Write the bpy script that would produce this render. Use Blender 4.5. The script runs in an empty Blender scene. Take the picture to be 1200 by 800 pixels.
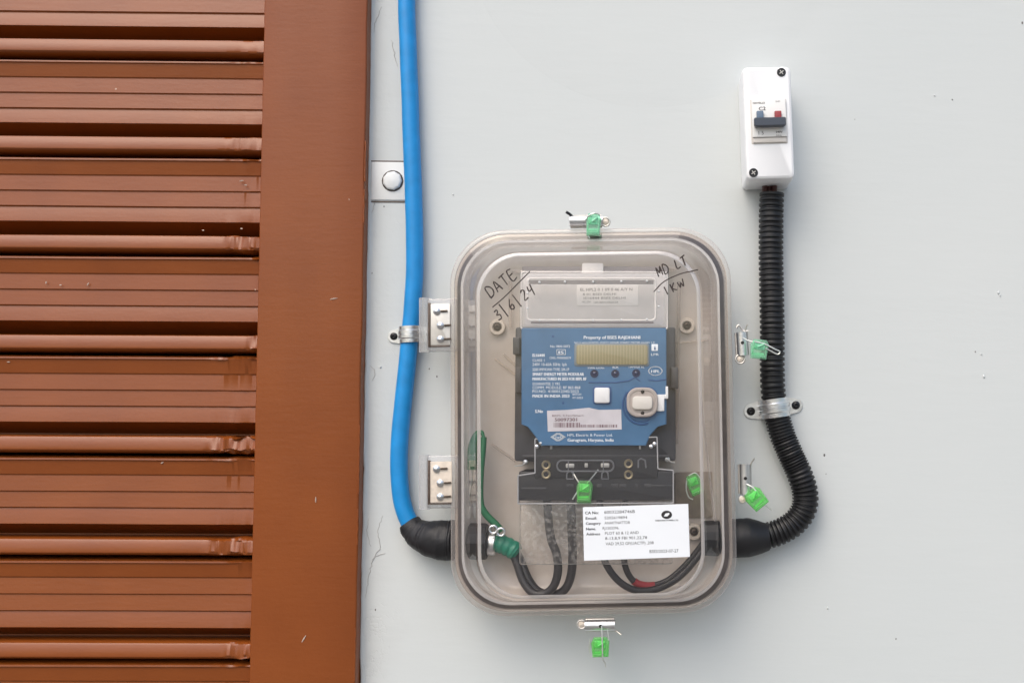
import bpy, bmesh, math, random
from mathutils import Vector, Matrix, Euler, noise

random.seed(7)
R = math.radians
scn = bpy.context.scene
COL = scn.collection

# ------------------------------------------------------------------ camera, world, sun, exposure
# wall plane: y = 0, camera on the -y side, 1 photo pixel is about 1 mm on the wall
PW, PH = 1200.0, 800.0
D = 1.25
CAM = Vector((0.160, -D, -0.090))
PITCH, YAW, ROLL = R(3.9), R(-0.75), R(0.32)
mrot = (Matrix.Rotation(YAW, 4, 'Z') @ Matrix.Rotation(R(90) + PITCH, 4, 'X') @ Matrix.Rotation(ROLL, 4, 'Z'))
rot3 = mrot.to_3x3()
SW = 36.0
_o = rot3.transposed() @ (Vector((0, 0, 0)) - CAM)
depth0 = -_o.z
FOC = SW * depth0 / 1.2
SHX = (_o.x / depth0) * FOC / SW
SHY = (_o.y / depth0) * FOC / SW
cd = bpy.data.cameras.new('camera')
cd.sensor_width = SW
cd.sensor_fit = 'HORIZONTAL'
cd.lens = FOC
cd.shift_x, cd.shift_y = SHX, SHY
cd.clip_start, cd.clip_end = 0.02, 2000
cam = bpy.data.objects.new('camera', cd)
cam.matrix_world = Matrix.Translation(CAM) @ mrot
COL.objects.link(cam)
scn.camera = cam


def P(px, py, y=0.0):
    """the place on the plane at depth y that the photograph shows at pixel (px, py)"""
    u = (px - PW / 2) / PW + SHX
    v = (PH / 2 - py) / PW + SHY
    d = rot3 @ Vector((u * SW / FOC, v * SW / FOC, -1))
    t = (y - CAM.y) / d.y
    return CAM + d * t


SUN_EL, SUN_AZ = R(52), R(-28)      # azimuth measured from straight in front of the wall, negative = from the left
sd = bpy.data.lights.new('sun', 'SUN')
sd.energy = 0.7
sd.angle = R(46)
sd.color = (1.0, 0.97, 0.93)
sun = bpy.data.objects.new('sun', sd)
tosun = Vector((math.sin(SUN_AZ) * math.cos(SUN_EL), -math.cos(SUN_AZ) * math.cos(SUN_EL), math.sin(SUN_EL)))
sun.rotation_euler = tosun.to_track_quat('Z', 'Y').to_euler()
sun.location = tosun * 5
COL.objects.link(sun)

wd = bpy.data.worlds.new('World')
scn.world = wd
wd.use_nodes = True
wn = wd.node_tree
bg = wn.nodes['Background']
sky = wn.nodes.new('ShaderNodeTexSky')
sky.sky_type = 'NISHITA'
sky.sun_disc = False
sky.sun_elevation = SUN_EL
sky.sun_rotation = math.atan2(tosun.x, tosun.y)
sky.air_density = 1.2
sky.dust_density = 4.0
sky.ozone_density = 1.0
wn.links.new(sky.outputs[0], bg.inputs[0])
bg.inputs[1].default_value = 0.15

scn.view_settings.view_transform = 'Standard'
scn.view_settings.look = 'None'
scn.view_settings.gamma = 1.0
scn.view_settings.exposure = 0.54
scn.render.engine = 'CYCLES'
scn.cycles.transparent_max_bounces = 40
scn.cycles.max_bounces = 10

# ------------------------------------------------------------------ materials


def new_mat(name):
    m = bpy.data.materials.new(name)
    m.use_nodes = True
    nt = m.node_tree
    for n in list(nt.nodes):
        nt.nodes.remove(n)
    out = nt.nodes.new('ShaderNodeOutputMaterial')
    return m, nt, out


def N(nt, typ, **kw):
    n = nt.nodes.new(typ)
    for k, v in kw.items():
        if k in n.inputs:
            n.inputs[k].default_value = v
        else:
            setattr(n, k, v)
    return n


def c4(c):
    return (c[0], c[1], c[2], 1.0)


def paint(name, col, rough=0.5, metal=0.0, spec=0.5, var=0.0, vscale=30.0, bump=0.0, bscale=200.0, coat=0.0, col2=None):
    m, nt, out = new_mat(name)
    b = N(nt, 'ShaderNodeBsdfPrincipled')
    b.inputs['Base Color'].default_value = c4(col)
    b.inputs['Roughness'].default_value = rough
    b.inputs['Metallic'].default_value = metal
    b.inputs['Specular IOR Level'].default_value = spec
    if coat:
        b.inputs['Coat Weight'].default_value = coat
        b.inputs['Coat Roughness'].default_value = 0.15
    tc = N(nt, 'ShaderNodeTexCoord')
    if var:
        nz = N(nt, 'ShaderNodeTexNoise')
        nz.inputs['Scale'].default_value = vscale
        nz.inputs['Detail'].default_value = 5
        nt.links.new(tc.outputs['Object'], nz.inputs['Vector'])
        mx = N(nt, 'ShaderNodeMix', data_type='RGBA')
        lo = col2 if col2 else tuple(c * (1 - var) for c in col)
        mx.inputs['A'].default_value = c4(lo)
        mx.inputs['B'].default_value = c4(tuple(min(1, c * (1 + var)) for c in col) if not col2 else col)
        rp = N(nt, 'ShaderNodeMapRange')
        rp.inputs['From Min'].default_value = 0.3
        rp.inputs['From Max'].default_value = 0.7
        nt.links.new(nz.outputs['Fac'], rp.inputs['Value'])
        nt.links.new(rp.outputs['Result'], mx.inputs['Factor'])
        nt.links.new(mx.outputs['Result'], b.inputs['Base Color'])
    if bump:
        nb = N(nt, 'ShaderNodeTexNoise')
        nb.inputs['Scale'].default_value = bscale
        nb.inputs['Detail'].default_value = 4
        nt.links.new(tc.outputs['Object'], nb.inputs['Vector'])
        bp = N(nt, 'ShaderNodeBump')
        bp.inputs['Strength'].default_value = bump
        bp.inputs['Distance'].default_value = 0.001
        nt.links.new(nb.outputs['Fac'], bp.inputs['Height'])
        nt.links.new(bp.outputs['Normal'], b.inputs['Normal'])
    nt.links.new(b.outputs[0], out.inputs[0])
    return m


def clear(name, tint=(0.95, 0.93, 0.91), milk=0.03, edge=0.35, rough=0.06, milkcol=(0.75, 0.73, 0.71), bump=0.0, bscale=120.0, speck=0.0, f0=0.065, sscale=330, mvar=0.0):
    """clear plastic: tinted see-through sheet, mirror by Fresnel, milky where one looks along the sheet"""
    m, nt, out = new_mat(name)
    tr = N(nt, 'ShaderNodeBsdfTransparent')
    tr.inputs[0].default_value = c4(tint)
    df = N(nt, 'ShaderNodeBsdfDiffuse')
    df.inputs[0].default_value = c4(milkcol)
    tl = N(nt, 'ShaderNodeBsdfTranslucent')
    tl.inputs[0].default_value = c4(milkcol)
    if mvar:
        t0 = N(nt, 'ShaderNodeTexCoord')
        v0 = N(nt, 'ShaderNodeTexNoise')
        v0.inputs['Scale'].default_value = 16
        v0.inputs['Detail'].default_value = 7
        v0.inputs['Roughness'].default_value = 0.65
        nt.links.new(t0.outputs['Object'], v0.inputs['Vector'])
        v1 = N(nt, 'ShaderNodeMapRange')
        v1.inputs['From Min'].default_value = 0.35
        v1.inputs['From Max'].default_value = 0.68
        nt.links.new(v0.outputs['Fac'], v1.inputs['Value'])
        v2 = N(nt, 'ShaderNodeMix', data_type='RGBA')
        v2.inputs['A'].default_value = c4(milkcol)
        v2.inputs['B'].default_value = c4(tuple(a * (1 - mvar * f) for a, f in zip(milkcol, (0.75, 1.0, 1.2))))
        nt.links.new(v1.outputs['Result'], v2.inputs['Factor'])
        nt.links.new(v2.outputs['Result'], df.inputs[0])
        nt.links.new(v2.outputs['Result'], tl.inputs[0])
    md = N(nt, 'ShaderNodeMixShader')
    md.inputs[0].default_value = 0.2
    nt.links.new(df.outputs[0], md.inputs[1])
    nt.links.new(tl.outputs[0], md.inputs[2])
    lw = N(nt, 'ShaderNodeLayerWeight')
    lw.inputs['Blend'].default_value = 0.5
    pw = N(nt, 'ShaderNodeMath', operation='POWER')
    pw.inputs[1].default_value = 2.5
    nt.links.new(lw.outputs['Facing'], pw.inputs[0])
    mr = N(nt, 'ShaderNodeMapRange')
    mr.inputs['To Min'].default_value = milk
    mr.inputs['To Max'].default_value = edge
    nt.links.new(pw.outputs[0], mr.inputs['Value'])
    fac = mr.outputs['Result']
    tc = N(nt, 'ShaderNodeTexCoord')
    if speck:
        ns = N(nt, 'ShaderNodeTexNoise')
        ns.inputs['Scale'].default_value = sscale
        ns.inputs['Detail'].default_value = 3
        nt.links.new(tc.outputs['Object'], ns.inputs['Vector'])
        ms = N(nt, 'ShaderNodeMapRange')
        ms.inputs['From Min'].default_value = 0.47
        ms.inputs['From Max'].default_value = 0.60
        ms.inputs['To Max'].default_value = speck
        nt.links.new(ns.outputs['Fac'], ms.inputs['Value'])
        ad = N(nt, 'ShaderNodeMath', operation='ADD', use_clamp=True)
        nt.links.new(fac, ad.inputs[0])
        nt.links.new(ms.outputs['Result'], ad.inputs[1])
        fac = ad.outputs[0]
    body = N(nt, 'ShaderNodeMixShader')
    nt.links.new(fac, body.inputs[0])
    nt.links.new(tr.outputs[0], body.inputs[1])
    nt.links.new(md.outputs[0], body.inputs[2])
    gl = N(nt, 'ShaderNodeBsdfGlossy')
    gl.inputs['Roughness'].default_value = rough
    f5 = N(nt, 'ShaderNodeMath', operation='POWER')
    f5.inputs[1].default_value = 5.0
    nt.links.new(lw.outputs['Facing'], f5.inputs[0])
    fr = N(nt, 'ShaderNodeMath', operation='MULTIPLY_ADD')
    fr.inputs[1].default_value = 0.9
    fr.inputs[2].default_value = f0
    nt.links.new(f5.outputs[0], fr.inputs[0])
    nb = N(nt, 'ShaderNodeTexNoise')
    nb.inputs['Scale'].default_value = bscale if bump else 14.0
    nb.inputs['Detail'].default_value = 3
    nt.links.new(tc.outputs['Object'], nb.inputs['Vector'])
    bp = N(nt, 'ShaderNodeBump')
    bp.inputs['Strength'].default_value = bump if bump else 0.35
    bp.inputs['Distance'].default_value = 0.001
    nt.links.new(nb.outputs['Fac'], bp.inputs['Height'])
    nt.links.new(bp.outputs['Normal'], gl.inputs['Normal'])
    fin = N(nt, 'ShaderNodeMixShader')
    nt.links.new(fr.outputs[0], fin.inputs[0])
    nt.links.new(body.outputs[0], fin.inputs[1])
    nt.links.new(gl.outputs[0], fin.inputs[2])
    nt.links.new(fin.outputs[0], out.inputs[0])
    return m


def wall_paint():
    m, nt, out = new_mat('wall_paint')
    b = N(nt, 'ShaderNodeBsdfPrincipled')
    b.inputs['Roughness'].default_value = 0.55
    b.inputs['Specular IOR Level'].default_value = 0.35
    tc = N(nt, 'ShaderNodeTexCoord')
    big = N(nt, 'ShaderNodeTexNoise')
    big.inputs['Scale'].default_value = 3.0
    big.inputs['Detail'].default_value = 6
    nt.links.new(tc.outputs['Object'], big.inputs['Vector'])
    m1 = N(nt, 'ShaderNodeMix', data_type='RGBA')
    m1.inputs['A'].default_value = (0.552, 0.592, 0.592, 1)
    m1.inputs['B'].default_value = (0.602, 0.628, 0.622, 1)
    nt.links.new(big.outputs['Fac'], m1.inputs['Factor'])
    # small dark specks and light drips
    sp = N(nt, 'ShaderNodeTexVoronoi')
    sp.inputs['Scale'].default_value = 17
    nt.links.new(tc.outputs['Object'], sp.inputs['Vector'])
    gate = N(nt, 'ShaderNodeTexNoise')
    gate.inputs['Scale'].default_value = 400
    nt.links.new(tc.outputs['Object'], gate.inputs['Vector'])
    ls = N(nt, 'ShaderNodeMath', operation='LESS_THAN')
    ls.inputs[1].default_value = 0.020
    nt.links.new(sp.outputs['Distance'], ls.inputs[0])
    gt = N(nt, 'ShaderNodeMath', operation='GREATER_THAN')
    gt.inputs[1].default_value = 0.56
    nt.links.new(gate.outputs['Fac'], gt.inputs[0])
    mu = N(nt, 'ShaderNodeMath', operation='MULTIPLY')
    nt.links.new(ls.outputs[0], mu.inputs[0])
    nt.links.new(gt.outputs[0], mu.inputs[1])
    m2 = N(nt, 'ShaderNodeMix', data_type='RGBA')
    m2.inputs['B'].default_value = (0.16, 0.15, 0.14, 1)
    nt.links.new(mu.outputs[0], m2.inputs['Factor'])
    nt.links.new(m1.outputs['Result'], m2.inputs['A'])
    # dirty, cracked filler along the door side (x below about -0.13)
    sx = N(nt, 'ShaderNodeSeparateXYZ')
    nt.links.new(tc.outputs['Object'], sx.inputs[0])
    nzx = N(nt, 'ShaderNodeTexNoise')
    nzx.inputs['Scale'].default_value = 22
    nzx.inputs['Detail'].default_value = 4
    nt.links.new(tc.outputs['Object'], nzx.inputs['Vector'])
    wob = N(nt, 'ShaderNodeMath', operation='MULTIPLY_ADD')
    wob.inputs[1].default_value = 0.07
    nt.links.new(nzx.outputs['Fac'], wob.inputs[0])
    nt.links.new(sx.outputs['X'], wob.inputs[2])
    edge = N(nt, 'ShaderNodeMapRange')
    edge.inputs['From Min'].default_value = -0.085
    edge.inputs['From Max'].default_value = -0.145
    nt.links.new(wob.outputs[0], edge.inputs['Value'])
    vd = N(nt, 'ShaderNodeTexVoronoi', feature='DISTANCE_TO_EDGE')
    vd.inputs['Scale'].default_value = 26
    dis = N(nt, 'ShaderNodeTexNoise')
    dis.inputs['Scale'].default_value = 45
    dis.inputs['Detail'].default_value = 4
    nt.links.new(tc.outputs['Object'], dis.inputs['Vector'])
    va = N(nt, 'ShaderNodeVectorMath', operation='SCALE')
    va.inputs['Scale'].default_value = 0.06
    nt.links.new(dis.outputs['Color'], va.inputs[0])
    vb = N(nt, 'ShaderNodeVectorMath', operation='ADD')
    nt.links.new(tc.outputs['Object'], vb.inputs[0])
    nt.links.new(va.outputs[0], vb.inputs[1])
    nt.links.new(vb.outputs[0], vd.inputs['Vector'])
    cr = N(nt, 'ShaderNodeMapRange')
    cr.inputs['From Min'].default_value = 0.0
    cr.inputs['From Max'].default_value = 0.022
    cr.inputs['To Min'].default_value = 1.0
    cr.inputs['To Max'].default_value = 0.0
    nt.links.new(vd.outputs['Distance'], cr.inputs['Value'])
    brk = N(nt, 'ShaderNodeTexNoise')
    brk.inputs['Scale'].default_value = 9
    brk.inputs['Detail'].default_value = 2
    nt.links.new(tc.outputs['Object'], brk.inputs['Vector'])
    bk = N(nt, 'ShaderNodeMapRange')
    bk.inputs['From Min'].default_value = 0.50
    bk.inputs['From Max'].default_value = 0.62
    nt.links.new(brk.outputs['Fac'], bk.inputs['Value'])
    crm0 = N(nt, 'ShaderNodeMath', operation='MULTIPLY')
    nt.links.new(cr.outputs['Result'], crm0.inputs[0])
    nt.links.new(bk.outputs['Result'], crm0.inputs[1])
    crm = N(nt, 'ShaderNodeMath', operation='MULTIPLY')
    nt.links.new(crm0.outputs[0], crm.inputs[0])
    nt.links.new(edge.outputs['Result'], crm.inputs[1])
    m3 = N(nt, 'ShaderNodeMix', data_type='RGBA')
    m3.inputs['B'].default_value = (0.40, 0.39, 0.37, 1)
    cf = N(nt, 'ShaderNodeMath', operation='MULTIPLY')
    cf.inputs[1].default_value = 0.08
    nt.links.new(crm.outputs[0], cf.inputs[0])
    nt.links.new(cf.outputs[0], m3.inputs['Factor'])
    nt.links.new(m2.outputs['Result'], m3.inputs['A'])
    dt = N(nt, 'ShaderNodeMath', operation='MULTIPLY')
    dt.inputs[1].default_value = 0.30
    nt.links.new(edge.outputs['Result'], dt.inputs[0])
    m4 = N(nt, 'ShaderNodeMix', data_type='RGBA')
    m4.inputs['B'].default_value = (0.47, 0.48, 0.465, 1)
    nt.links.new(dt.outputs[0], m4.inputs['Factor'])
    nt.links.new(m3.outputs['Result'], m4.inputs['A'])
    nt.links.new(m4.outputs['Result'], b.inputs['Base Color'])
    # relief: brush strokes running sideways, broad waviness, cracks
    mp = N(nt, 'ShaderNodeMapping')
    mp.inputs['Scale'].default_value = (12, 60, 60)
    nt.links.new(tc.outputs['Object'], mp.inputs[0])
    br = N(nt, 'ShaderNodeTexNoise')
    br.inputs['Scale'].default_value = 1.6
    br.inputs['Detail'].default_value = 6
    nt.links.new(mp.outputs[0], br.inputs['Vector'])
    b1 = N(nt, 'ShaderNodeBump')
    b1.inputs['Strength'].default_value = 0.20
    b1.inputs['Distance'].default_value = 0.0012
    nt.links.new(br.outputs['Fac'], b1.inputs['Height'])
    b2 = N(nt, 'ShaderNodeBump', invert=True)
    b2.inputs['Strength'].default_value = 0.35
    b2.inputs['Distance'].default_value = 0.0015
    nt.links.new(crm.outputs[0], b2.inputs['Height'])
    nt.links.new(b1.outputs['Normal'], b2.inputs['Normal'])
    fine = N(nt, 'ShaderNodeTexNoise')
    fine.inputs['Scale'].default_value = 160
    fine.inputs['Detail'].default_value = 4
    nt.links.new(tc.outputs['Object'], fine.inputs['Vector'])
    fm = N(nt, 'ShaderNodeMath', operation='MULTIPLY_ADD')
    fm.inputs[1].default_value = 1.0
    fm.inputs[2].default_value = 0.0
    nt.links.new(fine.outputs['Fac'], fm.inputs[0])
    ed2 = N(nt, 'ShaderNodeMath', operation='MULTIPLY_ADD')
    ed2.inputs[1].default_value = 0.45
    ed2.inputs[2].default_value = 0.05
    nt.links.new(edge.outputs['Result'], ed2.inputs[0])
    b3 = N(nt, 'ShaderNodeBump')
    b3.inputs['Distance'].default_value = 0.001
    nt.links.new(ed2.outputs[0], b3.inputs['Strength'])
    nt.links.new(fm.outputs[0], b3.inputs['Height'])
    nt.links.new(b2.outputs['Normal'], b3.inputs['Normal'])
    nt.links.new(b3.outputs['Normal'], b.inputs['Normal'])
    nt.links.new(b.outputs[0], out.inputs[0])
    return m


def door_paint():
    m, nt, out = new_mat('brown_gloss_paint')
    b = N(nt, 'ShaderNodeBsdfPrincipled')
    b.inputs['Roughness'].default_value = 0.34
    b.inputs['Specular IOR Level'].default_value = 0.32
    b.inputs['Coat Weight'].default_value = 0.20
    b.inputs['Coat Roughness'].default_value = 0.22
    tc = N(nt, 'ShaderNodeTexCoord')
    nz = N(nt, 'ShaderNodeTexNoise')
    nz.inputs['Scale'].default_value = 14
    nz.inputs['Detail'].default_value = 7
    nt.links.new(tc.outputs['Object'], nz.inputs['Vector'])
    mx = N(nt, 'ShaderNodeMix', data_type='RGBA')
    mx.inputs['A'].default_value = (0.188, 0.044, 0.0065, 1)
    mx.inputs['B'].default_value = (0.256, 0.066, 0.0105, 1)
    nt.links.new(nz.outputs['Fac'], mx.inputs['Factor'])
    vo = N(nt, 'ShaderNodeTexVoronoi')
    vo.inputs['Scale'].default_value = 24
    nt.links.new(tc.outputs['Object'], vo.inputs['Vector'])
    ls = N(nt, 'ShaderNodeMath', operation='LESS_THAN')
    ls.inputs[1].default_value = 0.030
    nt.links.new(vo.outputs['Distance'], ls.inputs[0])
    g = N(nt, 'ShaderNodeTexNoise')
    g.inputs['Scale'].default_value = 60
    nt.links.new(tc.outputs['Object'], g.inputs['Vector'])
    gt = N(nt, 'ShaderNodeMath', operation='GREATER_THAN')
    gt.inputs[1].default_value = 0.57
    nt.links.new(g.outputs['Fac'], gt.inputs[0])
    mu = N(nt, 'ShaderNodeMath', operation='MULTIPLY')
    nt.links.new(ls.outputs[0], mu.inputs[0])
    nt.links.new(gt.outputs[0], mu.inputs[1])
    m2 = N(nt, 'ShaderNodeMix', data_type='RGBA')
    m2.inputs['B'].default_value = (0.42, 0.27, 0.19, 1)
    nt.links.new(mu.outputs[0], m2.inputs['Factor'])
    nt.links.new(mx.outputs['Result'], m2.inputs['A'])
    nt.links.new(m2.outputs['Result'], b.inputs['Base Color'])
    mp = N(nt, 'ShaderNodeMapping')
    mp.inputs['Scale'].default_value = (6, 40, 40)
    nt.links.new(tc.outputs['Object'], mp.inputs[0])
    n2 = N(nt, 'ShaderNodeTexNoise')
    n2.inputs['Scale'].default_value = 5
    n2.inputs['Detail'].default_value = 6
    nt.links.new(mp.outputs[0], n2.inputs['Vector'])
    b1 = N(nt, 'ShaderNodeBump')
    b1.inputs['Strength'].default_value = 0.18
    b1.inputs['Distance'].default_value = 0.001
    nt.links.new(n2.outputs['Fac'], b1.inputs['Height'])
    n3 = N(nt, 'ShaderNodeTexNoise')
    n3.inputs['Scale'].default_value = 260
    nt.links.new(tc.outputs['Object'], n3.inputs['Vector'])
    b2 = N(nt, 'ShaderNodeBump')
    b2.inputs['Strength'].default_value = 0.12
    b2.inputs['Distance'].default_value = 0.001
    nt.links.new(n3.outputs['Fac'], b2.inputs['Height'])
    nt.links.new(b1.outputs['Normal'], b2.inputs['Normal'])
    nt.links.new(b2.outputs['Normal'], b.inputs['Normal'])
    nt.links.new(b.outputs[0], out.inputs[0])
    return m


def lcd_mat():
    m, nt, out = new_mat('display_glass')
    b = N(nt, 'ShaderNodeBsdfPrincipled')
    b.inputs['Roughness'].default_value = 0.25
    tc = N(nt, 'ShaderNodeTexCoord')
    w = N(nt, 'ShaderNodeTexWave', wave_type='BANDS', bands_direction='X')
    w.inputs['Scale'].default_value = 95
    w.inputs['Distortion'].default_value = 0.6
    nt.links.new(tc.outputs['Object'], w.inputs['Vector'])
    mx = N(nt, 'ShaderNodeMix', data_type='RGBA')
    mx.inputs['A'].default_value = (0.27, 0.240, 0.135, 1)
    mx.inputs['B'].default_value = (0.335, 0.30, 0.18, 1)
    nt.links.new(w.outputs['Fac'], mx.inputs['Factor'])
    nt.links.new(mx.outputs['Result'], b.inputs['Base Color'])
    nt.links.new(b.outputs[0], out.inputs[0])
    return m


M = dict(
    wall=wall_paint(), door=door_paint(), lcd=lcd_mat(),
    wallplain=paint('plate_paint', (0.70, 0.72, 0.715), 0.5, var=0.04, vscale=40, bump=0.3, bscale=120),
    edge=clear('milky_edge_glint', (0.95, 0.94, 0.93), 0.36, 0.92, 0.05, (0.90, 0.87, 0.85)),  # glints along the lid edges put into a whitened colour
    dark=paint('painted_gap_shade', (0.02, 0.017, 0.015), 0.9),  # near-black colour that stands for shade in the door gap
    chip=paint('bare_putty', (0.50, 0.40, 0.33), 0.8, var=0.2, vscale=90),
    blue=paint('blue_pvc', (0.008, 0.245, 0.60), 0.42, spec=0.45, var=0.10, vscale=55, bump=0.1, bscale=90),
    black=paint('black_pvc', (0.009, 0.009, 0.0105), 0.45, spec=0.5, bump=0.15, bscale=150),
    tape=paint('black_tape', (0.011, 0.011, 0.013), 0.55, spec=0.45, bump=0.8, bscale=60),
    wire=paint('wire_sheath', (0.022, 0.020, 0.022), 0.40, bump=0.1),
    red=paint('red_sheath', (0.33, 0.025, 0.03), 0.4),
    redbrown=paint('dark_red_sheath', (0.07, 0.018, 0.014), 0.45),
    zinc=paint('zinc_plate', (0.72, 0.73, 0.74), 0.28, metal=1.0, var=0.12, vscale=70, bump=0.2, bscale=300),
    zincdull=paint('dull_zinc', (0.62, 0.60, 0.56), 0.5, metal=0.9, var=0.15, vscale=60),
    cream=paint('cream_washer', (0.66, 0.58, 0.49), 0.55, var=0.12, vscale=200),
    rust=paint('dark_screw', (0.10, 0.075, 0.06), 0.5, metal=0.6, var=0.3, vscale=300),
    screw=paint('black_screw', (0.02, 0.02, 0.021), 0.35, metal=0.3),
    brass=paint('brass', (0.55, 0.45, 0.28), 0.35, metal=0.9),
    white=paint('white_plastic', (0.82, 0.83, 0.84), 0.35, spec=0.5, bump=0.05, bscale=300),
    module=paint('ivory_plastic', (0.74, 0.74, 0.72), 0.4),
    moduledk=paint('darker_ivory', (0.60, 0.57, 0.53), 0.5),  # darker ivory for the cutout edge and module foot
    lever=paint('charcoal_plastic', (0.045, 0.055, 0.075), 0.35),
    winblue=paint('blue_grey_flag', (0.10, 0.15, 0.22), 0.4),
    winred=paint('red_flag', (0.27, 0.025, 0.03), 0.4),
    ink=paint('black_ink', (0.018, 0.016, 0.018), 0.6),
    marker=paint('marker_ink', (0.040, 0.026, 0.022), 0.5),
    crack=paint('crack_grime', (0.42, 0.41, 0.395), 0.9),
    greyink=paint('grey_ink', (0.12, 0.11, 0.11), 0.6),
    purpleink=paint('brown_ink', (0.20, 0.13, 0.15), 0.6),
    whiteink=paint('white_ink', (0.80, 0.85, 0.90), 0.6),
    paper=paint('white_card', (0.80, 0.83, 0.86), 0.45, var=0.02, vscale=20),
    sticker=paint('pale_sticker', (0.62, 0.60, 0.64), 0.4, var=0.08, vscale=60),
    pinksticker=paint('warm_white_sticker', (0.84, 0.80, 0.77), 0.5, var=0.05, vscale=60),
    face=paint('blue_faceplate', (0.052, 0.155, 0.300), 0.42, var=0.10, vscale=40, bump=0.12, bscale=120),
    facedk=paint('dark_blue_recess', (0.022, 0.085, 0.23), 0.4),
    led=paint('dark_lens', (0.012, 0.03, 0.10), 0.15),
    case=paint('charcoal_case', (0.050, 0.049, 0.053), 0.4, var=0.2, vscale=60),
    block=paint('black_terminal_block', (0.012, 0.0125, 0.015), 0.38, var=0.3, vscale=90),
    panel=paint('grey_upper_panel', (0.63, 0.595, 0.58), 0.5, var=0.06, vscale=50),
    port=paint('beige_port', (0.43, 0.385, 0.36), 0.5),
    portin=paint('off_white_port', (0.72, 0.69, 0.64), 0.45),
    green=paint('green_sheath', (0.016, 0.155, 0.065), 0.42),
    cap=paint('green_cap', (0.010, 0.20, 0.125), 0.4),
    gasket=paint('grey_gasket', (0.075, 0.062, 0.058), 0.7, var=0.25, vscale=60),
    pan=clear('smoky_base_plastic', (0.90, 0.87, 0.84), 0.72, 0.80, 0.25, (0.84, 0.755, 0.69), bump=0.5, bscale=22, mvar=0.16),
    lid=clear('clear_lid_plastic', (0.978, 0.972, 0.966), 0.012, 0.10, 0.05, (0.66, 0.63, 0.61)),
    rim=clear('clear_rim_plastic', (0.94, 0.92, 0.90), 0.10, 0.95, 0.10, (0.86, 0.81, 0.78)),
    hinge=clear('clear_hinge_plastic', (0.93, 0.93, 0.93), 0.26, 0.95, 0.06, (0.82, 0.82, 0.82)),
    cover=clear('clear_cover_plastic', (0.95, 0.95, 0.95), 0.06, 0.30, 0.06, (0.74, 0.72, 0.72)),
    tcover=clear('clear_terminal_plastic', (0.93, 0.93, 0.94), 0.015, 0.4, 0.10, (0.45, 0.45, 0.47)),
    skirt=clear('frosted_skirt_plastic', (0.94, 0.93, 0.92), 0.03, 0.3, 0.3, (0.66, 0.64, 0.61), bump=0.5, bscale=260, speck=0.20, sscale=210),
    seal=clear('green_seal_plastic', (0.52, 0.95, 0.50), 0.22, 0.75, 0.06, (0.45, 0.92, 0.42)),
    sealpale=clear('pale_green_seal_plastic', (0.66, 0.96, 0.80), 0.22, 0.75, 0.06, (0.50, 0.88, 0.68)),
    sealcore=paint('green_seal_core', (0.11, 0.62, 0.11), 0.3),
    sealcorepale=paint('pale_green_seal_core', (0.20, 0.58, 0.36), 0.3),
    sealwire=paint('twisted_wire', (0.62, 0.64, 0.60), 0.35, metal=0.6),
    pavement=paint('concrete_pavement', (0.19, 0.18, 0.165), 0.9, var=0.2, vscale=2, bump=0.5, bscale=40),
)

# ------------------------------------------------------------------ mesh helpers


def rr(x0, x1, z0, z1, r, y, n=8):
    """rounded rectangle loop on the plane y"""
    r = min(r, (x1 - x0) / 2 - 1e-6, (z1 - z0) / 2 - 1e-6)
    pts = []
    for cx, cz, a0 in ((x1 - r, z1 - r, 0), (x0 + r, z1 - r, 90), (x0 + r, z0 + r, 180), (x1 - r, z0 + r, 270)):
        for i in range(n + 1):
            a = R(a0 + 90 * i / n)
            pts.append(Vector((cx + r * math.cos(a), y, cz + r * math.sin(a))))
    return pts


def spline(pts, n=10):
    """Catmull-Rom through the points"""
    pts = [Vector(p) for p in pts]
    e = [2 * pts[0] - pts[1]] + pts + [2 * pts[-1] - pts[-2]]
    out = []
    for i in range(1, len(e) - 2):
        p0, p1, p2, p3 = e[i - 1], e[i], e[i + 1], e[i + 2]
        for k in range(n):
            t = k / n
            out.append(0.5 * ((2 * p1) + (p2 - p0) * t + (2 * p0 - 5 * p1 + 4 * p2 - p3) * t * t + (3 * p1 - p0 - 3 * p2 + p3) * t ** 3))
    out.append(pts[-1])
    return out


def resample(pts, step):
    L = [0.0]
    for a, b in zip(pts, pts[1:]):
        L.append(L[-1] + (b - a).length)
    n = max(2, int(L[-1] / step))
    out, j = [], 0
    for i in range(n + 1):
        s = L[-1] * i / n
        while j < len(L) - 2 and L[j + 1] < s:
            j += 1
        t = (s - L[j]) / max(1e-9, L[j + 1] - L[j])
        out.append(pts[j].lerp(pts[j + 1], t))
    return out


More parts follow.
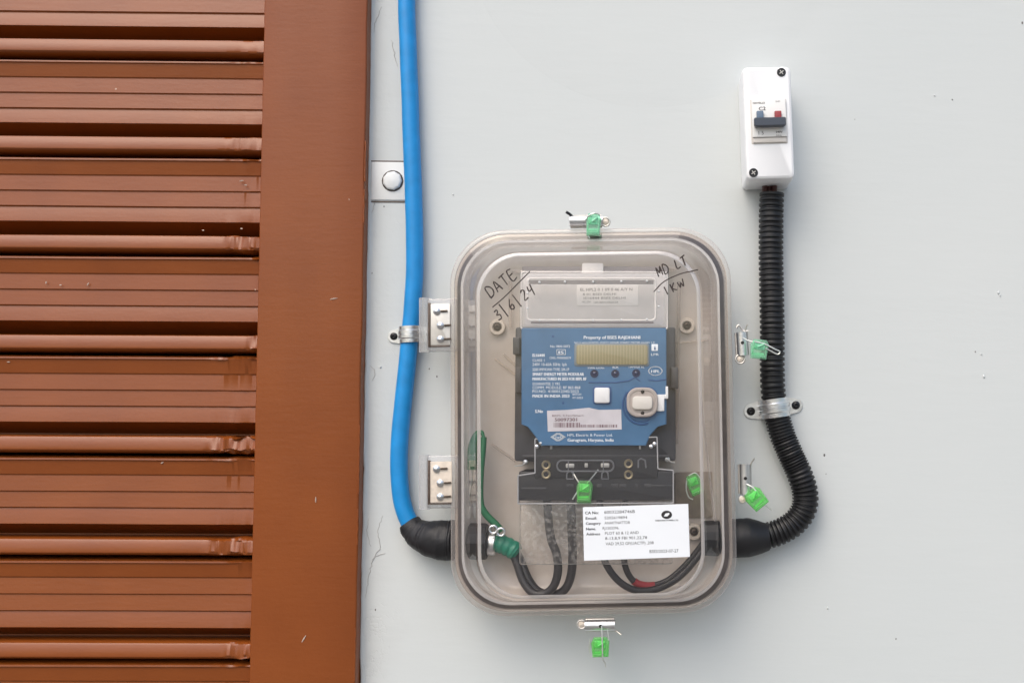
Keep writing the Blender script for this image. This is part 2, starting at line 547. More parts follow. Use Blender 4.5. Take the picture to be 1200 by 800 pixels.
class MB:
    def __init__(self):
        self.V, self.F, self.marks = [], [], []

    def add(self, vs, fs):
        o = len(self.V)
        self.marks.append((o, len(self.F)))
        self.V += [Vector(v) for v in vs]
        self.F += [tuple(i + o for i in f) for f in fs]
        return self

    def loft(self, loops, cap0=False, cap1=False, close=True):
        n = len(loops[0])
        vs, fs = [], []
        for lp in loops:
            vs += lp
        for a in range(len(loops) - 1):
            for i in range(n if close else n - 1):
                j = (i + 1) % n
                fs.append((a * n + i, a * n + j, (a + 1) * n + j, (a + 1) * n + i))
        if cap0:
            fs.append(tuple(range(n)))
        if cap1:
            fs.append(tuple((len(loops) - 1) * n + i for i in range(n)))
        return self.add(vs, fs)

    def block(self, x0, x1, z0, z1, yb, yf, r=0.002, e=0.001, n=4, back=True):
        """rounded block from yb (wall side) to yf (front), front edge eased by e"""
        x0, x1 = min(x0, x1), max(x0, x1)
        z0, z1 = min(z0, z1), max(z0, z1)
        e = min(e, (x1 - x0) * .3, (z1 - z0) * .3, abs(yf - yb) * .6)
        lp = [rr(x0, x1, z0, z1, r, yb, n), rr(x0, x1, z0, z1, r, yf + e, n),
              rr(x0 + e * .3, x1 - e * .3, z0 + e * .3, z1 - e * .3, max(r - e * .3, 1e-4), yf + e * .3, n),
              rr(x0 + e, x1 - e, z0 + e, z1 - e, max(r - e, 1e-4), yf, n)]
        return self.loft(lp, back, True)

    def prism(self, poly, yb, yf, e=0.0006):
        """polygon given as (x, z) list from yb to yf"""
        c = Vector((sum(p[0] for p in poly) / len(poly), 0, sum(p[1] for p in poly) / len(poly)))
        a = [Vector((p[0], yb, p[1])) for p in poly]
        b = [Vector((p[0], yf + e, p[1])) for p in poly]
        d = []
        for p in poly:
            v = Vector((p[0], 0, p[1])) - c
            v = v * (1 - e / max(v.length, 1e-6))
            d.append(Vector((c.x + v.x, yf, c.z + v.z)))
        return self.loft([a, b, d], True, True)

    def frame(self, loops_out_in):
        """closed ring surface: list of loops swept round (last joins first)"""
        return self.loft(loops_out_in + [loops_out_in[0]])

    def lathe(self, cx, cz, prof, seg=20, sx=1.0, rot=0.0):
        """profile of (radius, y) about the y axis through (cx, cz)"""
        loops = []
        for r, y in prof:
            loops.append([Vector((cx + r * sx * math.cos(2 * math.pi * i / seg + rot), y, cz + r * math.sin(2 * math.pi * i / seg + rot))) for i in range(seg)])
        return self.loft(loops, prof[0][0] > 1e-6, prof[-1][0] > 1e-6)

    def tube(self, pts, r, seg=12, caps=True, flat=1.0):
        pts = [Vector(p) for p in pts]
        rs = r if isinstance(r, (list, tuple)) else [r] * len(pts)
        loops = []
        up = None
        for i, p in enumerate(pts):
            t = (pts[min(i + 1, len(pts) - 1)] - pts[max(i - 1, 0)]).normalized()
            if up is None:
                up = Vector((0, 1, 0)) if abs(t.y) < .9 else Vector((1, 0, 0))
            s = t.cross(up).normalized()
            up = s.cross(t).normalized()
            loops.append([p + s * (rs[i] * math.cos(2 * math.pi * k / seg)) + up * (rs[i] * flat * math.sin(2 * math.pi * k / seg)) for k in range(seg)])
        return self.loft(loops, caps, caps)

    def lumps(self, amp, scale):
        """uneven hand-wrapped surface"""
        self.V = [v + amp * noise.noise_vector(v * scale) for v in self.V]

    def build_each(self, name, mat, parent=None, angle=38):
        """every added shape becomes an object of its own"""
        out = []
        ends = self.marks[1:] + [(len(self.V), len(self.F))]
        for (v0, f0), (v1, f1) in zip(self.marks, ends):
            q = MB()
            q.add(self.V[v0:v1], [tuple(i - v0 for i in f) for f in self.F[f0:f1]])
            out.append(q.build(name, mat, parent, angle))
        return out

    def build(self, name, mat, parent=None, angle=38, kind=None):
        me = bpy.data.meshes.new(name)
        me.from_pydata([tuple(v) for v in self.V], [], self.F)
        bm = bmesh.new()
        bm.from_mesh(me)
        bmesh.ops.recalc_face_normals(bm, faces=bm.faces)
        bm.to_mesh(me)
        bm.free()
        me.materials.append(mat)
        for p in me.polygons:
            p.use_smooth = True
        me.set_sharp_from_angle(angle=R(angle))
        o = bpy.data.objects.new(name, me)
        COL.objects.link(o)
        if parent is not None:
            o.parent = parent
        if kind:
            o['kind'] = kind
        return o


def thing(name, label, cat, loc=(0, 0, 0), rot=0.0, group=None):
    """Empty at the base of a thing; rot is the tilt in the wall plane, degrees, counter-clockwise as seen"""
    o = bpy.data.objects.new(name, None)
    o.empty_display_size = 0.02
    COL.objects.link(o)
    o.location = loc
    o.rotation_euler = (0, -R(rot), 0)
    tag(o, label, cat, group)
    return o


def tag(o, label, cat, group=None):
    o['label'] = label
    o['category'] = cat
    if group:
        o['group'] = group
    return o


def local(root):
    mi = (Matrix.Translation(root.location) @ root.rotation_euler.to_matrix().to_4x4()).inverted()
    return lambda px, py, y=0.0: mi @ P(px, py, y + root.location.y)


# flat print: letters as thin shapes
_glyph = {}


def glyphs(s):
    if s in _glyph:
        return _glyph[s]
    cu = bpy.data.curves.new('print', 'FONT')
    cu.body = s
    cu.size = 1.0
    cu.resolution_u = 2
    ob = bpy.data.objects.new('print', cu)
    COL.objects.link(ob)
    dg = bpy.context.evaluated_depsgraph_get()
    me = bpy.data.meshes.new_from_object(ob.evaluated_get(dg))
    vs = [(v.co.x, v.co.y) for v in me.vertices]
    fs = [tuple(p.vertices) for p in me.polygons]
    bpy.data.objects.remove(ob)
    bpy.data.meshes.remove(me)
    bpy.data.curves.remove(cu)
    _glyph[s] = (vs, fs)
    return _glyph[s]


def write(mb, s, a, b, h, bold=False):
    """one line of print from point a to point b (baseline, local), letter height h"""
    vs, fs = glyphs(s)
    x0, x1 = min(v[0] for v in vs), max(v[0] for v in vs)
    u = (b - a)
    n = Vector((-u.z, 0, u.x)).normalized()
    out = []
    for x, z in vs:
        out.append(a + u * ((x - x0) / (x1 - x0)) + n * (z / 0.72 * h))
    mb.add(out, fs)
    if bold:
        d = u.normalized() * h * 0.09
        mb.add([p + d + Vector((0, -0.00005, 0)) for p in out], fs)


# ------------------------------------------------------------------ ground, out of view, added to bounce light onto the wall
gz = -1.45
g = MB()
g.add([(-60, -120, gz), (60, -120, gz), (60, 3, gz), (-60, 3, gz)], [(0, 1, 2, 3)])
g.build('pavement', M['pavement'], kind='structure')

# ------------------------------------------------------------------ wall
wall = thing('painted_wall', 'smooth pale grey painted wall behind the clear meter box', 'wall', P(600, 800, 0))
wall.location = (0, 0, 0)
w = MB()
zs = [gz + (2.4 - gz) * i / 420 for i in range(421)]
pe0, pe1 = P(434, 0), P(421, 800)


def edge_x(z):
    t = (pe0.z - z) / (pe0.z - pe1.z)
    return pe0.x + (pe1.x - pe0.x) * t


colx = []
for z in zs:
    e = edge_x(z) + 0.0022 * noise.noise(Vector((3, 7, z * 22))) + 0.0010 * noise.noise(Vector((9, 1, z * 90)))
    row = [Vector((e, 0.07, z)), Vector((e, 0.0010, z)), Vector((e + 0.0005, -0.0008, z)), Vector((e + 0.0018, -0.0016, z)), Vector((e + 0.0034 + 0.0008 * noise.noise(Vector((2, 2, z * 35))), -0.0011, z)), Vector((e + 0.0052, 0.0, z))]
    for dx in (0.0075, 0.012, 0.02, 0.032, 0.05):
        row.append(Vector((e + dx, 0.0007 * noise.noise(Vector((dx * 60, 5, z * 30))) * (1 - dx / 0.05), z)))
    row.append(Vector((3.2, 0, z)))
    colx.append(row)
w.loft(colx, close=False)
w.build('wall_panel', M['wall'], wall, angle=60)
# strap plate let into the wall beside the door, with its painted bolt head
s = MB()
pa, pb = P(436, 189), P(491, 236)
s.block(pa.x, pb.x, pb.z + .001, pa.z - .001, 0.0, -0.0016, 0.0006, 0.0006)
s.build('strap_plate', M['wallplain'], wall)
s = MB()
for py0, x1 in ((189, 488), (236.5, 490)):
    a, b = P(435, py0, 0), P(x1, py0, 0)
    s.block(a.x, b.x, a.z - 0.0007, a.z + 0.0007, 0.0, -0.0007, 0.0002, 0.0002)
s.build_each('plate_seam', M['rust'], wall)
s = MB()
c = P(460.5, 212.5)
s.lathe(c.x, c.z, [(0.0127, -0.0012), (0.0127, -0.0019)], 22)
s.build('seam_ring', M['gasket'], wall)
s = MB()
s.lathe(c.x, c.z, [(0.0112, -0.0015), (0.0114, -0.0034), (0.0108, -0.0046), (0.0085, -0.0054), (0.0, -0.0058)], 9)
s.build('bolt_head', M['wallplain'], wall, angle=70)
# faint broad disc of older paint high on the wall
s = MB()
c = P(762, -85)
ring = []
for rad, yy in ((0.222, 0.00002), (0.219, -0.00010), (0.150, -0.00013), (0.0, -0.00013)):
    ring.append((rad, yy))
s.lathe(c.x, c.z, ring, 72)
s.build('paint_patch', M['wall'], wall, angle=80)
# hairline cracks and drips of paint
ck = MB()
for pts in ([(449, 604), (443, 622), (446, 640), (437, 655), (432, 678), (428, 700)], [(437, 655), (444, 650), (452, 648)],
            [(433, 604), (430, 622), (434, 640)], [(436, 250), (441, 232), (443, 218)], [(447, 8), (440, 26), (437, 40)],
            [(434, 428), (440, 436), (437, 446)], [(459, 47), (462, 62), (465, 78)],):
    q = [P(x, y, -0.0002) for x, y in pts]
    q = [v + Vector((random.uniform(-.001, .001), 0, 0)) for v in resample(spline(q, 5), 0.003)]
    ck.tube(q, [0.0002 + 0.00022 * math.sin(math.pi * i / (len(q) - 1)) for i in range(len(q))], 5)
ck.build('hairline_crack', M['crack'], wall, kind='stuff')
dr = MB()
for px, py, r in ((1170, 343, 2.0), (1172, 346, 1.6), (1153, 441, 2.2), (1150, 415, 1.3), (970, 712, 1.6), (446, 430, 1.8), (531, 228, 1.2), (1095, 112, 1.3)):
    c = P(px, py)
    dr.lathe(c.x, c.z, [(r * .001, 0.0), (r * .0008, -0.0008), (r * .0003, -0.0013), (0, -0.0014)], 8, 0.7)
dr.build('paint_drip', M['wall'], wall, kind='stuff')
sp = MB()
for px, py, r in ((966, 533, 2.0), (1143, 412, 1.3), (436, 320, 1.1), (450, 242, 1.2), (512, 441, 1.5), (503, 432, 1.3), (1198, 27, 2.0), (1050, 748, 1.2), (1116, 117, 1.3), (470, 590, 1.2), (440, 714, 1.5), (968, 555, 0.9)):
    c = P(px, py)
    a = random.uniform(0, 3)
    sp.lathe(c.x, c.z, [(r * .0009, 0.0), (r * .0007, -0.0004), (0, -0.0005)], 7, 0.6, a)
sp.build('dark_speck', M['greyink'], wall, kind='stuff')

# ------------------------------------------------------------------ louvred door
door = thing('louvered_door', 'brown painted door with horizontal ribbed slats beside the grey wall', 'door', (0, 0, 0))
YS = -0.018          # front of the stile
YL = 0.0195          # reference depth of the slats
zt = P(150, 74, YL - .018).z
pitch = (zt - P(150, 775, YL - .018).z) / 6.0
sl0, sl1 = P(309.5, 0, YS), P(291.5, 800, YS)


def stile_left(z):
    return sl0.x + (sl1.x - sl0.x) * (sl0.z - z) / (sl0.z - sl1.z)


# slat profile: (fraction of the pitch, depth); deeper is less negative
prof = [(-0.016, 0.016), (-0.012, -0.0175), (-0.004, -0.0255), (0.010, -0.0300), (0.026, -0.0304),
        (0.036, -0.0286), (0.166, -0.0264), (0.171, -0.0257), (0.180, -0.0251),
        (0.328, -0.0270), (0.334, -0.0260), (0.342, -0.0253),
        (0.488, -0.0275), (0.495, -0.0262), (0.502, -0.0255),
        (0.640, -0.0296), (0.650, -0.0297), (0.658, -0.0240),
        (0.770, 0.0020), (0.781, 0.0020), (0.7835, -0.0200), (0.785, -0.0250), (0.789, -0.0296), (0.797, -0.0318), (0.812, -0.0328), (0.905, -0.0352), (0.922, -0.0350), (0.934, -0.0338),
        (0.950, -0.0290), (0.962, -0.0180), (0.964, 0.016)]
for k in range(-3, 16):
    m = MB()
    ztop = zt - k * pitch
    if ztop - pitch < gz + .02:
        break
    xr = stile_left(ztop - pitch / 2) + 0.010
    xs = [-1.25, -0.9, -0.75] + [xr - 0.42 + 0.345 * i / 16 for i in range(16)] + [xr - 0.075 + 0.075 * i / 60 for i in range(61)]
    wear = [0, 0, 0.1, 0.35, 0.9, 1.2, 1.25, 1.1, 1.0, 0.9][max(0, min(9, k + 3))]
    loops = []
    rim_ = random.uniform(0.020, 0.085)
    wear *= random.uniform(0.6, 1.3)
    for x in xs:
        lp = []
        t = max(0.0, 1 - (xr - x) / rim_)
        for s_, y_ in prof:
            z = ztop - s_ * pitch
            y = YL + y_ + 0.0012
            big = 0.00035 * noise.noise(Vector((x * 5, k * 3.1, s_ * 3)))
            if y_ < -0.01:
                y += big
                z += big
                onroll = 1.0 if s_ > 0.775 else (0.6 if s_ < 0.03 else 0.12)
                a = wear * onroll * (1.0 if t > 0 else 0) * min(1, t * 2.2)
                y += a * 0.0036 * (noise.noise(Vector((x * 85, k * 9.7, s_ * 75))) + 0.45 * noise.noise(Vector((x * 300, k * 3.3, s_ * 140))) + 0.3) * 0.9
                z += a * 0.0024 * noise.noise(Vector((x * 75, k * 5.1 + 40, s_ * 60)))
                if x == xs[2] and False:
                    y += 0
            lp.append(Vector((x, y, z)))
        loops.append(lp)
    m.loft(loops, close=False)
    m.build('slat', M['door'], door, angle=32)
# stile with eased, slightly wavy edges
m = MB()
st0, st1 = P(431.0, 0, YS), P(416.5, 800, YS)
loops = []
for i in range(241):
    z = gz + 0.02 + (2.3 - gz) * i / 240
    t = (st0.z - z) / (st0.z - st1.z)
    xl = stile_left(z) + 0.0006 * noise.noise(Vector((1, 1, z * 40)))
    xr = st0.x + (st1.x - st0.x) * t + 0.0011 * noise.noise(Vector((4, 2, z * 12))) + 0.0004 * noise.noise(Vector((4, 2, z * 70)))
    loops.append([Vector((xl, 0.02, z)), Vector((xl, YS + 0.0022, z)), Vector((xl + 0.0007, YS + 0.0007, z)), Vector((xl + 0.0022, YS, z)),
                  Vector(((xl * 2 + xr) / 3, YS - 0.0003 * noise.noise(Vector((xl, 3, z * 9))), z)), Vector(((xl + xr * 2) / 3, YS - 0.0003 * noise.noise(Vector((xr, 8, z * 9))), z)),
                  Vector((xr - 0.0022, YS, z)), Vector((xr - 0.0007, YS + 0.0007, z)), Vector((xr, YS + 0.0024, z)), Vector((xr + 0.0005, 0.02, z))])
m.loft(loops)
m.build('stile', M['door'], door, angle=50)
# lifted flakes along the stile's right edge
m = MB()
for py0, py1, off in ((165, 215, 0.4), (222, 262, 0.0), (498, 580, -0.6), (596, 640, -0.8), (735, 800, -1.2)):
    t0 = [P(431.0 - 14.5 * py / 800 + off + 0.8 * noise.noise(Vector((py * .13, 2, 5))), py, YS + 0.0005) for py in range(py0, py1, 3)]
    m.tube(t0, [0.0008 + 0.0006 * abs(noise.noise(Vector((i * .7, 4, 4)))) for i in range(len(t0))], 6)
m.build_each('paint_flake', M['door'], door)
m = MB()
for px, py, l, a in ((391, 350, 4, 10), (356, 748, 4, 60), (53, 406, 4, 60), (370, 585, 3, 90), (283, 212, 2.2, 10), (288, 217, 1.5, 0), (103, 333, 1.8, 60), (71, 334, 1.2, 0), (54, 331, 1.4, 80), (10, 424, 1.6, 0), (238, 270, 1.2, 0), (283, 268, 1.2, 0), (190, 542, 1.5, 30), (72, 292, 1.6, 0)):
    dy = YS - 0.0002 if px > 300 else YL - 0.0275
    c = P(px, py, dy)
    d = Vector((math.cos(R(a)), 0, math.sin(R(a)))) * l * .0011
    m.tube([c - d, c, c + d], [0.0003, 0.0008, 0.0003], 6)
m.build('paint_chip', M['chip'], door, kind='stuff')
# near-black sheet behind the slats, shade of the wall gap put into its colour
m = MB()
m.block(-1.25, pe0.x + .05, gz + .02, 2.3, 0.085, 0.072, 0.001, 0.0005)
m.build('gap_shade_sheet', M['dark'], door)

# ------------------------------------------------------------------ blue conduit and its clamp
BR = 0.0100
by = -0.0125
pts = [(477, -60), (476.5, 0), (478, 50), (480, 100), (482, 160), (484, 212), (485.8, 270), (485.8, 320), (483.5, 360), (480.5, 392), (476, 440), (470.5, 490), (467.8, 530), (468.2, 560), (471.5, 588), (479, 610), (490, 624)]
bl = resample(spline([P(x, y, by) for x, y in pts], 10), 0.006)
bl = [v + Vector((0.0003 * noise.noise(Vector((0, 1, v.z * 30))), 0, 0)) for v in bl]
m = MB()
m.tube([bl[0] + Vector((0, 0, 1.2))] + bl, BR, 24)
tag(m.build('blue_conduit', M['blue'], angle=60), 'bright blue plastic cable pipe running down the wall left of the meter box', 'cable conduit')


def screw_head(mb, x, z, r, y, socket=True):
    mb.lathe(x, z, [(r, y), (r, y - r * .25), (r * .8, y - r * .55), (r * .42, y - r * .7), (r * .3, y - r * .25), (0, y - r * .2)] if socket else
             [(r, y), (r, y - r * .25), (r * .75, y - r * .55), (0, y - r * .7)], 16)


def clamp(px, py, rot, pr, width, ear, label, cy):
    """saddle clamp: strap bent over the pipe, an ear with a screw at each side; pipe runs along local z"""
    c0 = P(px, py, cy)
    t = thing('pipe_clamp', label, 'pipe clamp', (c0.x, 0, c0.z), rot, 'zinc pipe clamps on the wall')
    ro = pr + 0.0020
    prof = [(-ro, -0.001)] + [(ro * math.cos(R(180 + a)), cy + ro * math.sin(R(180 + a))) for a in range(0, 181, 12)] + [(ro, -0.001)]
    st = [(-width / 2, 0), (-width * .28, 0), (-width * .22, .0011), (-width * .06, .0011), (-width * .03, 0.0003), (width * .03, 0.0003), (width * .06, .0011), (width * .22, .0011), (width * .28, 0), (width / 2, 0)]
    loops = []
    for zz, off in st:
        lp = []
        for (x, y) in prof:
            d = Vector((x, y - cy, 0))
            d = d.normalized() if y < cy + .001 else Vector((1 if x > 0 else -1, 0, 0))
            lp.append(Vector((x + d.x * off, y + d.y * off, zz)))
        loops.append(lp)
    m = MB().loft(loops, close=False)
    inner = [[Vector((p.x * .93, cy + (p.y - cy) * .93 if p.y < cy else p.y, p.z)) for p in lp] for lp in loops]
    m.loft(inner, close=False)
    m.loft([loops[0], inner[0]], close=False)
    m.loft([loops[-1], inner[-1]], close=False)
    m.build('strap', M['zinc'], t, angle=40)
    for sgn in (-1, 1):
        m = MB()
        xa, xb = sgn * (ro - .001), sgn * (ro + ear)
        n = 10
        rad = width * .42
        cx = xb - sgn * rad
        poly = [(xa, -width / 2)] + [(cx + sgn * rad * math.cos(R(-90 + 180 * i / n)), rad * math.sin(R(-90 + 180 * i / n))) for i in range(n + 1)] + [(xa, width / 2)]
        m.prism(poly, -0.0004, -0.0019, 0.0004)
        e = m.build('ear', M['zinc'], t)
        m = MB()
        screw_head(m, cx + sgn * rad * .1, 0, rad * .55, -0.0018)
        m.build('screw', M['screw'], e)
    return t


clamp(480.5, 392, 3.5, BR + .0004, 0.019, 0.016, 'zinc saddle clamp holding the bright blue pipe to the wall', by)
clamp(908, 478, 8, 0.0147, 0.0215, 0.018, 'zinc saddle clamp holding the black ribbed conduit to the wall', -0.0165)

# ------------------------------------------------------------------ corrugated conduit
cy_ = -0.0165
cp = [(904.5, 227), (903.8, 250), (903.5, 300), (904.3, 345), (905, 385), (905, 430), (906, 458), (909.5, 482), (916.5, 508), (926.5, 532), (937, 555), (943.5, 577), (942, 596), (931, 612), (914, 622.5), (894, 629)]
path = resample(spline([P(x, y, cy_) for x, y in cp], 12), 0.00075)
L = 0.0
rs = []
for i, p in enumerate(path):
    if i:
        L += (p - path[i - 1]).length
    f = i / len(path)
    pit = 0.0062 if f < .55 else 0.0062 - 0.0010 * min(1, (f - .55) / .2)
    ph = (L / pit) % 1.0
    prf = 1.0 if ph < .50 else (0.0 if .62 < ph < .88 else (1 - (ph - .5) / .12 if ph <= .62 else (ph - .88) / .12))
    rs.append(0.01255 + 0.0020 * prf + (0.0006 if f > .6 else 0))
m = MB()
m.tube(path, rs, 22)
tag(m.build('corrugated_conduit', M['black'], angle=50), 'black ribbed flexible conduit curving from the white breaker box to the meter box', 'cable conduit')
m = MB()
q = spline([P(902, 212, -0.022), P(902, 224, -0.0175), P(903, 240, -0.0165)], 4)
for dx in (-.0055, 0.0, 0.0055):
    m.tube([v + Vector((dx, 0.0025 * (dx == 0), 0)) for v in q], 0.0034, 10)
tag(m.build('wire_bundle', M['redbrown']), 'short dark red wires between the breaker box and the top of the ribbed conduit', 'wires')

# ------------------------------------------------------------------ breaker box
bb = thing('breaker_box', 'white upright breaker box with a two pole switch high on the wall', 'breaker box', P(900, 150, 0), 2.1)
Lb = local(bb)
YB = -0.058
fl = Lb(872.5, 147, YB).x
fr_ = Lb(929, 143, YB).x
ft, fb = Lb(896, 78, YB).z, Lb(904, 209.5, YB).z
m = MB()
m.loft([rr(fl, fr_, fb, ft, .005, -0.0005, 6), rr(fl, fr_, fb, ft, .005, -0.038, 6)], True, True)
m.build('back_box', M['white'], bb)
m = MB()
m.loft([rr(fl + .0012, fr_ - .0012, fb + .0012, ft - .0012, .0045, -0.0375, 6), rr(fl + .0012, fr_ - .0012, fb + .0012, ft - .0012, .0045, -0.0392, 6),
        rr(fl - .0004, fr_ + .0004, fb - .0004, ft + .0004, .0055, -0.0394, 6), rr(fl, fr_, fb, ft, .0055, YB + .004, 6),
        rr(fl + .0009, fr_ - .0009, fb + .0009, ft - .0009, .0055, YB + .0014, 6), rr(fl + .0032, fr_ - .0032, fb + .0032, ft - .0032, .005, YB, 6)], False, True)
m.build('front_cover', M['white'], bb, angle=25)
for px, py in ((915.7, 85), (883, 202.5)):
    c = Lb(px, py, YB)
    m = MB()
    m.lathe(c.x, c.z, [(0.0052, YB), (0.0050, YB - .0007), (0.0042, YB - .0007), (0.0040, YB - .0003), (0, YB - .0003)], 18)
    s_ = m.build('cover_screw', M['screw'], bb)
    m = MB()
    for a in (35, 125):
        d = Vector((math.cos(R(a)), 0, math.sin(R(a)))) * .0028
        o_ = Vector((c.x, YB - .0006, c.z))
        m.tube([o_ - d, o_ + d], .0006, 6)
    m.build('cross_slot', M['zincdull'], s_)
# breaker module
x0, x1 = Lb(881, 140, YB).x, Lb(921, 140, YB).x
z1, z0 = Lb(900, 117.5, YB).z, Lb(902, 167.5, YB).z
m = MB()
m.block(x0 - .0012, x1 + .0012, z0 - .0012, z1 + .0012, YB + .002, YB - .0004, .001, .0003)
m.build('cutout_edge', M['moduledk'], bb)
m = MB()
zm = Lb(900, 161.5, YB).z
m.block(x0, x1, zm, z1, YB, YB - .004, .0008, .0006)
br_ = m.build('breaker_module', M['module'], bb)
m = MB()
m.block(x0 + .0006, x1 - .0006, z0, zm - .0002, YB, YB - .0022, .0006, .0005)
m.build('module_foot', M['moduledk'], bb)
for px, mt in ((890, 'winblue'), (911, 'winred')):
    a, b = Lb(px - 4.2, 132.5, YB), Lb(px + 4.2, 146, YB)
    m = MB()
    m.block(a.x, b.x, b.z, a.z, YB - .004, YB - .0088, .0006, .0008)
    m.build('toggle_arm', M[mt], bb)
    m = MB()
    m.block(a.x + .0022, b.x - .0020, b.z + .004, a.z - .0022, YB - .0086, YB - .0090, .0004, .0001)
    m.build('toggle_flag', M['sticker'] if mt == 'winblue' else M['chip'], bb) if False else None
a, b = Lb(882.3, 141.5, YB), Lb(919.8, 150.8, YB)
m = MB()
m.loft([rr(a.x + .001, b.x - .001, b.z + .0006, a.z - .0006, .0018, YB - .004, 5), rr(a.x, b.x, b.z, a.z, .002, YB - .0095, 5), rr(a.x, b.x, b.z, a.z, .002, YB - .012, 5), rr(a.x + .001, b.x - .001, b.z + .001, a.z - .001, .0015, YB - .0135, 5)], True, True)
m.build('toggle_bar', M['lever'], bb)
m = MB()
write(m, 'HAVELLS', Lb(882.3, 122, YB - .0042), Lb(896, 121.6, YB - .0042), .0022, True)
write(m, 'C2', Lb(889.2, 129.5, YB - .0042), Lb(897, 129.2, YB - .0042), .0042, True)
write(m, '1 5', Lb(889, 158, YB - .0042), Lb(895, 157.8, YB - .0042), .0042)
write(m, '240V', Lb(909, 156, YB - .0042), Lb(917, 155.8, YB - .0042), .0024, True)
write(m, '50Hz', Lb(909.5, 159.7, YB - .0042), Lb(916, 159.5, YB - .0042), .0018)
write(m, 'DHM', Lb(909, 120, YB - .0042), Lb(914, 119.8, YB - .0042), .0018)
m.build('printed_text', M['greyink'], br_, kind='stuff')

# ------------------------------------------------------------------ meter box: base, gasket, lid
mbx = thing('meter_box', 'clear plastic meter box with rounded corners and latches mounted on the wall', 'meter box', P(694, 492, 0), 1.25)
Lm = local(mbx)
YF = -0.052
XO0, XO1 = Lm(527.5, 492, YF).x, Lm(860, 492, YF).x
ZO1, ZO0 = Lm(694, 267.5, YF).z, Lm(694, 720, YF).z
CR = 0.062
i_ = 0.008


def mrr(ins, y, r=None):
    return rr(XO0 + ins, XO1 - ins, ZO0 + ins, ZO1 - ins, (CR if r is None else r) - ins * .6, y, 14)


m = MB()
m.loft([mrr(.004, YF + .006), mrr(.0145, YF + .006), mrr(.016, YF + .012), mrr(.0185, -0.012), mrr(.026, -0.006), mrr(.040, -0.0055), mrr(.060, -0.0055)], False, True)
m.build('base_pan', M['pan'], mbx, angle=50)
m = MB()
m.frame([mrr(.0040 - .0042 * math.cos(R(a)), YF + .004 - .0046 * math.sin(R(a))) for a in range(0, 181, 20)] + [mrr(.0080, YF + .0056), mrr(0, YF + .0056)])
m.build('base_rim', M['rim'], mbx, angle=60)
m = MB()
m.frame([mrr(.0085, YF + .0045), mrr(.0085, YF + .0005), mrr(.0130, YF + .0005), mrr(.0130, YF + .0045)])
m.build('gasket', M['gasket'], mbx)
# lid
YT = -0.114
FX0, FX1 = Lm(560, 492, YT).x, Lm(822, 492, YT).x
FZ1, FZ0 = Lm(694, 296, YT).z, Lm(694, 699, YT).z
FR = 0.046


def frr(ins, y):
    return rr(FX0 + ins, FX1 - ins, FZ0 + ins, FZ1 - ins, FR - ins * .6, y, 14)


def mix(a, b, t, y):
    return [Vector((p.x + (q.x - p.x) * t, y, p.z + (q.z - p.z) * t)) for p, q in zip(a, b)]


A, B = mrr(.0165, 0), frr(-.004, 0)
lid_loops = [mrr(.006, YF - .0012), mrr(.006, YF - .0052), mrr(.0075, YF - .0065), mrr(.0145, YF - .0065), mrr(.0165, YF - .009),
             mix(A, B, .35, YF - .025), mix(A, B, .75, YT + .016), frr(-.004, YT + .007), frr(-.0030, YT + .0030), frr(-.0005, YT + .0007), frr(.003, YT), frr(.012, YT)]
m = MB()
m.loft(lid_loops, False, True)
lid = m.build('lid', M['lid'], mbx, angle=60)
# edge glints painted as milky rings: flange lip and front edge of lid
m = MB()
m.frame([mrr(.0138, YF - .006), mrr(.0138, YF - .0088), mrr(.0165, YF - .0088), mrr(.0165, YF - .006)])
m.build('lid_lip_glint', M['edge'], mbx, angle=60)
m = MB()
m.frame([frr(-.0012, YT + .0022), frr(.0004, YT + .0006), frr(.0026, YT + .0006), frr(.0026, YT + .0022)])
m.build('front_edge_glint', M['edge'], mbx, angle=60)
# slanted line down the right side of the lid
m = MB()
q = [Lm(818, 345, YT + .004), Lm(819, 430, YT + .004), Lm(827, 520, YT + .010), Lm(838, 610, YT + .020)]
m.tube(spline(q, 6), 0.0011, 8)
m.build('side_line', M['rim'], mbx)
# mounting washers with screws
for px, py in ((582.5, 383), (805, 381.5), (813.5, 623)):
    c = Lm(px, py, -0.012)
    m = MB()
    m.lathe(c.x, c.z, [(.0094, -.0055), (.0094, -.010), (.0088, -.0115), (.0058, -.0118), (.0048, -.0095), (.0, -.0095)], 20)
    b_ = m.build('mounting_washer', M['cream'], mbx)
    m = MB()
    screw_head(m, c.x, c.z, .0046, -.0094)
    m.build('mounting_screw', M['rust'], b_)
# ribs moulded into the base
m = MB()
for a, b in (((598, 330), (598, 384)), ((796, 330), (793, 520)), ((600, 318), (792, 315))):
    m.tube([Lm(*a, -.012), Lm(*b, -.012)], .0022, 8)
for a, b in (((580, 420), (605, 440)), ((590, 415), (606, 430)), ((576, 520), (604, 540)), ((792, 402), (830, 398))):
    m.tube([Lm(*a, -.008), Lm(*b, -.008)], .0014, 6)
m.build_each('base_rib', M['rim'], mbx)
m = MB()
a, b = Lm(790, 553, -.007), Lm(838, 606, -.007)
m.block(a.x, b.x, b.z, a.z, -.0055, -.0085, .003, .001)
m.build('base_pad', paint('tan_pad', (0.23, 0.185, 0.145), .6, var=.2, vscale=60), mbx)
